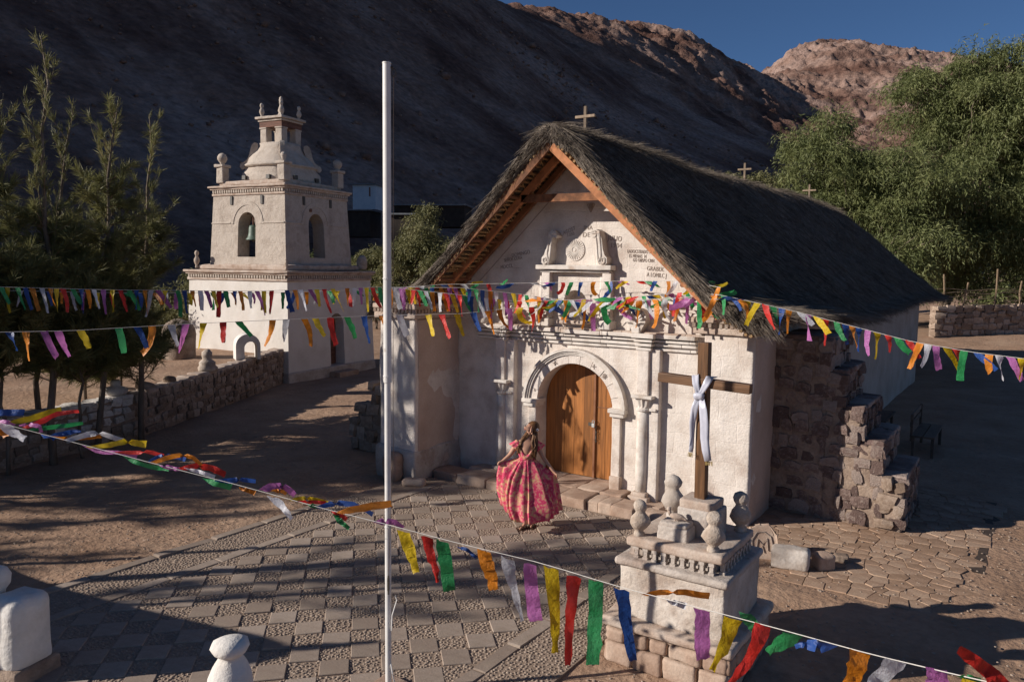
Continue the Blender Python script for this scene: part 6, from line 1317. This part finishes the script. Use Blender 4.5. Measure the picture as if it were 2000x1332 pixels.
auto_string('tangled middle bunting string hanging before the niche of the church front', [(748, 560, 14.0), (880, 574, 13.85), (1000, 588, 13.98), (1120, 586, 13.3), (1260, 578, 12.6), (1340, 570, 12.0), E1], .115, 4, lambda u: .1 if u < 1000 else .8, wd_=.085, ln=.38, seed=34)
auto_string('right bunting string running from the roof corner past the buttress to the right edge', [(1405, 576, 11.1), (1480, 592, 10.8), (1560, 610, 10.6), (1660, 636, 10.3), (1780, 667, 9.9), (1900, 688, 9.5), (2060, 708, 9.0), (2700, 742, 7.4)], .11, 2, lambda u: .55 if u < 1480 else .22, wd_=.085, ln=.34, seed=47)

for q, r, lab in ((PD(-900, 500, 11.62), .05, 'wooden pole outside the left edge where the upper bunting strings end'), (PD(-900, 585, 10.42), .045, 'wooden pole outside the left edge where the lower bunting string ends'), (PD(-900, 497, 9.02), .05, 'wooden pole outside the left edge where the nearest bunting string ends'), (PD(2700, 738, 7.42), .045, 'wooden pole outside the right edge where the right bunting string ends'), (PD(2500, 1425, 2.72), .04, 'short wooden post outside the right edge where the nearest bunting string ends')):
    o = empty('unseen_pole', (q[0], q[1], 0), 0, lab, 'pole'); b = MB(); b.tube([(q[0], q[1], -.05), (q[0], q[1], q[2]+.12)], r, 10); b.build('shaft', M['greywood'], o, smooth=True); b = MB(); b.lathe([(r*1.2, q[2]+.12), (r*1.4, q[2]+.15), (r*.5, q[2]+.18)], (q[0], q[1], 0), 10); b.build('pole_cap', M['iron'], o)
# ------------------------------------------------------------------ woman in the pink dress
WF = np.array([.385, -2.345, 0.]); WR = np.array([RT[0], RT[1], 0.]); WR /= np.linalg.norm(WR); WB = np.array([FW[0], FW[1], 0.]); WB /= np.linalg.norm(WB)
def wp(x, y, z): return WF+WR*x+WB*y+np.array([0, 0, z])          # x right in the view, y away from the viewer
woman = empty('person', WF, 0, 'woman in a long pink flowered dress spreading her skirt with head thrown back', 'person')
M['skin'] = mat('skin', [(.46, .245, .16), (.52, .29, .195)], 5., rough=.55, spec=.35); M['hair'] = mat('light_brown_hair', [(.085, .036, .015), (.16, .075, .032), (.27, .14, .062)], 40., rough=.5, fine=.3, bscale=40, rand=.2)
dm = bpy.data.materials.new('flowered_dress_cloth'); dm.use_nodes = True; nt = dm.node_tree; N = nt.nodes; L = nt.links; pb = N['Principled BSDF']; pb.inputs['Roughness'].default_value = .75
tc = N.new('ShaderNodeTexCoord')
def dn(sc, det=2): q = N.new('ShaderNodeTexNoise'); q.inputs['Scale'].default_value = sc; q.inputs['Detail'].default_value = det; L.new(tc.outputs['Object'], q.inputs[0]); return q
w1_ = dn(9, 3); vo = N.new('ShaderNodeTexVoronoi'); vo.inputs['Scale'].default_value = 14.5; mxv = N.new('ShaderNodeMix'); mxv.data_type = 'VECTOR'; mxv.inputs[0].default_value = .22; L.new(tc.outputs['Object'], mxv.inputs[4]); L.new(w1_.outputs['Color'], mxv.inputs[5]); L.new(mxv.outputs[1], vo.inputs['Vector'])
rp = N.new('ShaderNodeValToRGB'); L.new(vo.outputs['Distance'], rp.inputs[0]); rp.color_ramp.interpolation = 'EASE'
for i, (ps, c) in enumerate([(.0, (.88, .66, .32)), (.33, (.88, .56, .30)), (.42, (.88, .27, .28)), (.62, (.86, .11, .22)), (.80, (.80, .06, .18))]):
    e = rp.color_ramp.elements[i] if i < 2 else rp.color_ramp.elements.new(ps); e.position = ps; e.color = (*c, 1)
n2_ = dn(26, 3); r2 = N.new('ShaderNodeMapRange'); r2.inputs[1].default_value = .54; r2.inputs[2].default_value = .62; L.new(n2_.outputs['Fac'], r2.inputs[0]); mx = N.new('ShaderNodeMix'); mx.data_type = 'RGBA'; L.new(r2.outputs[0], mx.inputs[0]); L.new(rp.outputs[0], mx.inputs[6]); mx.inputs[7].default_value = (.90, .42, .34, 1); L.new(mx.outputs[2], pb.inputs['Base Color'])
tr = N.new('ShaderNodeBsdfTranslucent'); L.new(mx.outputs[2], tr.inputs[0]); ms = N.new('ShaderNodeMixShader'); ms.inputs[0].default_value = .38; L.new(pb.outputs[0], ms.inputs[1]); L.new(tr.outputs[0], ms.inputs[2]); L.new(ms.outputs[0], N['Material Output'].inputs[0]); M['dress'] = dm
# body: one skinned surface
J = {'pelvis': (.00, .02, .94, .125, .10), 'waist': (-.01, .02, 1.10, .10, .085), 'chest': (-.015, .03, 1.25, .125, .10), 'collar': (-.01, .05, 1.365, .075, .06), 'neck': (.015, .045, 1.45, .044, .044), 'skull': (.065, .05, 1.575, .080, .078), 'crown': (.105, .07, 1.60, .060, .060), 'face': (.015, .025, 1.585, .052, .050), 'chin': (-.012, .02, 1.535, .030, .028), 'nose': (-.048, .005, 1.600, .012, .012),
     'shL': (-.15, .05, 1.34, .052, .048), 'elL': (-.26, .0, 1.17, .037, .036), 'wrL': (-.375, -.05, 1.085, .024, .022), 'paL': (-.415, -.065, 1.07, .027, .016),
     'shR': (.15, .04, 1.33, .052, .048), 'elR': (.255, .03, 1.12, .037, .036), 'wrR': (.40, -.03, .935, .024, .022), 'paR': (.44, -.045, .895, .027, .016),
     'hipL': (-.075, .02, .88, .088, .08), 'knL': (-.05, .06, .48, .055, .052), 'anL': (.0, .10, .11, .034, .034), 'toL': (-.05, .0, .045, .030, .02), 'ttL': (-.10, -.06, .035, .026, .014),
     'hipR': (.075, .02, .88, .088, .08), 'knR': (.09, .10, .48, .055, .052), 'anR': (.11, .18, .12, .034, .034), 'toR': (.09, .08, .045, .03, .02), 'ttR': (.07, .02, .03, .026, .014)}
ED = [('pelvis', 'waist'), ('waist', 'chest'), ('chest', 'collar'), ('collar', 'neck'), ('neck', 'skull'), ('skull', 'crown'), ('skull', 'face'), ('face', 'chin'), ('face', 'nose'), ('collar', 'shL'), ('shL', 'elL'), ('elL', 'wrL'), ('wrL', 'paL'), ('collar', 'shR'), ('shR', 'elR'), ('elR', 'wrR'), ('wrR', 'paR'), ('pelvis', 'hipL'), ('hipL', 'knL'), ('knL', 'anL'), ('anL', 'toL'), ('toL', 'ttL'), ('pelvis', 'hipR'), ('hipR', 'knR'), ('knR', 'anR'), ('anR', 'toR'), ('toR', 'ttR')]
for sd_, sg in (('L', -1), ('R', 1)):                     # fingers curl round the gathered cloth
    px_, py_, pz_ = J['pa'+sd_][:3]; dx, dz = (-.8, -.35) if sd_ == 'L' else (.65, -.65)
    for f in range(4):
        o1 = (f-1.5)*.016; ln_ = (.026, .031, .029, .022)[f]; a1 = (px_+dx*ln_, py_-.012+o1*.9, pz_+dz*ln_+o1*.3); a2 = (a1[0]+dx*ln_*.3, a1[1]+.012, a1[2]-ln_*.9)
        J[f'f{sd_}{f}a'] = (*a1, .0085, .0085); J[f'f{sd_}{f}b'] = (*a2, .0075, .0075); ED += [('pa'+sd_, f'f{sd_}{f}a'), (f'f{sd_}{f}a', f'f{sd_}{f}b')]
    J[f't{sd_}'] = (px_+dx*.01, py_-.035, pz_+.004, .010, .010); J[f't{sd_}b'] = (px_+dx*.03, py_-.040, pz_-.014, .0085, .0085); ED += [('pa'+sd_, f't{sd_}'), (f't{sd_}', f't{sd_}b')]
names = list(J); me = bpy.data.meshes.new('body'); me.from_pydata([tuple(wp(*J[k][:3])-WF) for k in names], [(names.index(a), names.index(b)) for a, b in ED], []); me.update()
bo_ = bpy.data.objects.new('body', me); COL.objects.link(bo_); sk = bo_.modifiers.new('skin', 'SKIN'); sk.use_smooth_shade = True; su = bo_.modifiers.new('sub', 'SUBSURF'); su.levels = 2; su.render_levels = 2
for i, k in enumerate(names): sv = me.skin_vertices[0].data[i]; sv.radius = J[k][3:5]; sv.use_root = (k == 'pelvis')
dg = bpy.context.evaluated_depsgraph_get(); dg.update(); m2 = bpy.data.meshes.new_from_object(bo_.evaluated_get(dg)); bpy.data.objects.remove(bo_); m2.name = 'body'; m2.materials.clear(); ORG['person_body'] = WF
body = link('body', m2, M['skin'], woman, smooth=True)
# skirt: lofted from the waist to a hem lifted at both hands
def spl(keys, t): ks = np.array(keys, float); return np.array([np.interp(t, np.linspace(0, 1, len(ks)), ks[:, i]) for i in range(3)])
side = {0: [(.105, .02, 1.12), (.25, .0, 1.00), (.44, -.04, .885), (.50, -.02, .70), (.54, 0, .50), (.575, .02, .315)], 180: [(-.105, .02, 1.13), (-.24, -.02, 1.10), (-.42, -.07, 1.065), (-.455, -.05, .90), (-.46, -.03, .66), (-.40, -.0, .40)],
        270: [(.0, -.075, 1.12), (.01, -.11, .95), (.02, -.15, .74), (.03, -.21, .52), (.03, -.30, .36), (.04, -.33, .20)], 90: [(0, .10, 1.12), (.02, .17, .95), (.03, .23, .74), (.04, .27, .52), (.05, .30, .34), (.06, .32, .20)],
        225: [(-.08, -.05, 1.125), (-.15, -.11, 1.02), (-.24, -.15, .84), (-.29, -.19, .60), (-.28, -.24, .40), (-.20, -.25, .225)], 315: [(.08, -.05, 1.12), (.155, -.10, .97), (.24, -.14, .77), (.31, -.18, .54), (.38, -.22, .38), (.36, -.22, .22)],
        135: [(-.08, .08, 1.125), (-.15, .13, 1.0), (-.24, .16, .82), (-.29, .17, .60), (-.27, .18, .40), (-.22, .2, .27)], 45: [(.08, .07, 1.12), (.18, .12, .96), (.30, .15, .78), (.38, .17, .56), (.42, .18, .38), (.43, .2, .26)]}
NT, NA = 26, 120; V = []
for i in range(NT):
    t = i/(NT-1)
    for j in range(NA):
        an = 360*j/NA; a0 = int(an//45)*45; f = (an-a0)/45; f = f*f*(3-2*f); p = spl(side[a0], t)*(1-f)+spl(side[(a0+45) % 360], t)*f
        ph = rad(an)*17+2.1*math.sin(rad(an)*3+1)+1.3*math.sin(rad(an)*5+2)+.8*math.sin(t*2.5+an*.02); amp = (.004+.026*t**.8)*(1+.55*math.sin(rad(an)*2.3)); r_ = np.hypot(p[0], p[1])+1e-6; k = 1+amp*math.sin(ph)/r_*1.0
        V.append(wp(p[0]*k*(1-.09*t), p[1]*k, p[2]+.010*math.sin(ph+1)*t))
F = [(i*NA+j, i*NA+(j+1) % NA, (i+1)*NA+(j+1) % NA, (i+1)*NA+j) for i in range(NT-1) for j in range(NA)]
b = MB(); b.add(V, F); dress = b.build('dress', M['dress'], woman, smooth=True); sm = dress.modifiers.new('s', 'SOLIDIFY'); sm.thickness = .004
# bodice with a deep V neckline and flutter sleeves
V = []; NB = 48; rows = [(1.115, .112, .10, 0), (1.16, .118, .105, .2), (1.22, .140, .118, .5), (1.28, .158, .122, .8), (1.345, .165, .105, 1)]
for z, rx_, ry_, k in rows:
    for j in range(NB):
        an = 2*math.pi*j/NB; fr_ = max(0, -math.sin(an))**6; back = max(0, math.sin(an))**4; zz = z-fr_*k*.155-back*k*.05; V.append(wp(-.012+rx_*math.cos(an), .03+ry_*math.sin(an)*(1+.08*fr_), zz+.004*math.sin(9*an)))
F = [(i*NB+j, i*NB+(j+1) % NB, (i+1)*NB+(j+1) % NB, (i+1)*NB+j) for i in range(len(rows)-1) for j in range(NB)]
b = MB(); b.add(V, F); bod = b.build('bodice', M['dress'], dress, smooth=True); sm = bod.modifiers.new('s', 'SOLIDIFY'); sm.thickness = .005
b = MB(); b.tube([wp(-.012+.116*math.cos(a), .03+.104*math.sin(a), 1.122) for a in np.linspace(0, 6.283, 30)], .011, 6); b.build('sash', M['dress'], dress, smooth=True)
for s_, (x, y, z), dr in ((-1, (-.125, .05, 1.365), (-.62, -.2, -.75)), (1, (.125, .045, 1.36), (.62, .0, -.78))):
    V = []; dr = np.array(dr)/np.linalg.norm(dr); a_ = np.cross(dr, [0, 1, 0]); a_ /= np.linalg.norm(a_); c_ = np.cross(dr, a_)
    for i in range(7):
        t = i/6
        for j in range(28): an = 2*math.pi*j/28; r_ = .055+.035*t**1.3+.012*t*math.sin(an*6); q = np.array([x, y, z])+dr*.12*t+a_*r_*math.cos(an)+c_*r_*math.sin(an)*.9; V.append(wp(*q))
    F = [(i*28+j, i*28+(j+1) % 28, (i+1)*28+(j+1) % 28, (i+1)*28+j) for i in range(6) for j in range(28)]; b = MB(); b.add(V, F); sl_ = b.build('sleeve', M['dress'], dress, smooth=True); sm = sl_.modifiers.new('s', 'SOLIDIFY'); sm.thickness = .004
# hair
b = MB(); hc = np.array([.085, .065, 1.585]); V = []
for i in range(9):
    for j in range(20): th_ = math.pi*.58*i/8; an = 2*math.pi*j/20; d = np.array([math.sin(th_)*math.cos(an), math.sin(th_)*math.sin(an), math.cos(th_)]); ax_ = np.array([.86, .22, .46]); ax_ /= np.linalg.norm(ax_); e1 = np.cross(ax_, [0, 0, 1]); e1 /= np.linalg.norm(e1); e2 = np.cross(ax_, e1); V.append(wp(*(hc+(e1*d[0]*.092+e2*d[1]*.098+ax_*d[2]*.105)*(1+.03*math.sin(an*7)))))
F = [(i*20+j, i*20+(j+1) % 20, (i+1)*20+(j+1) % 20, (i+1)*20+j) for i in range(8) for j in range(20)]; b.add(V, F)
for k in range(120):
    lf_ = k % 5 < 2; s0 = rng.uniform(0, 1); st_ = np.array([.125-.05*s0, .02+.09*rng.random(), 1.60-.07*rng.random()]); L_ = rng.uniform(.30, .42) if not lf_ else rng.uniform(.26, .36); ph = rng.uniform(0, 6.28)
    en = np.array([.06+.075*rng.random(), -.075-.02*rng.random(), st_[2]-L_]) if not lf_ else np.array([-.10-.06*rng.random(), -.05-.02*rng.random(), st_[2]-L_]); mid = np.array([.13, .03, 1.44]) if not lf_ else np.array([-.045, .03, 1.45])
    pts_ = []
    for t in np.linspace(0, 1, 9): q = (1-t)**2*st_+2*t*(1-t)*(mid+np.array([.05*math.cos(ph), .03*math.sin(ph), .03*math.sin(2*ph)]))+t*t*en; pts_.append(wp(q[0]+.012*math.sin(t*11+ph)*t, q[1]+.010*math.cos(t*10+ph)*t, q[2]))
    b.tube(pts_, np.array([.008, .012, .013, .013, .012, .011, .010, .008, .003])*rng.uniform(.8, 1.5), 5)
b.build('hair', M['hair'], woman, smooth=True)
b = MB()
for k in range(5): t = k*1.257; b.lathe([(.002, -.004), (.013, 0), (.002, .006)], tuple(wp(.150+.016*math.cos(t), -.01, 1.565+.016*math.sin(t))), 7)
b.build('hair_flower', M['satin'], woman)
b = MB()
for y_, z_ in ((-.020, 1.618), (.05, 1.622)): b.lathe([(.001, -.006), (.009, 0), (.001, .006)], tuple(wp(-.026, y_, z_)), 6, axis='y')
b.build('eye', M['iron'], body)
M['lip'] = mat('lips', [(.40, .06, .06), (.45, .09, .08)], 5.); b = MB(); b.tube([wp(-.034, -.012, 1.566), wp(-.043, .008, 1.566), wp(-.038, .03, 1.566)], [.004, .008, .004], 6); b.build('mouth', M['lip'], body, smooth=True)
M['leather'] = mat('brown_sandal_leather', [(.05, .028, .018), (.09, .05, .03)], 9., rough=.6)
for sg, (ax_, ay_), (tx, ty) in (('L', (.0, .10), (-.11, -.08)), ('R', (.11, .18), (.06, .0))):
    b = MB(); a = wp(ax_+.015, ay_+.03, .012); c = wp(tx, ty, .012); b.bar(a, c, .085, .022); m_ = (a+c)/2
    for f, hh_ in ((.3, .06), (.72, .05)): q = a*(1-f)+c*f; dv = np.cross((c-a)/np.linalg.norm(c-a), [0, 0, 1.]); b.tube([q-dv*.042, q-dv*.03+np.array([0, 0, hh_]), q+np.array([0, 0, hh_+.012]), q+dv*.03+np.array([0, 0, hh_]), q+dv*.042], .007, 5)
    b.build('sandal', M['leather'], woman)
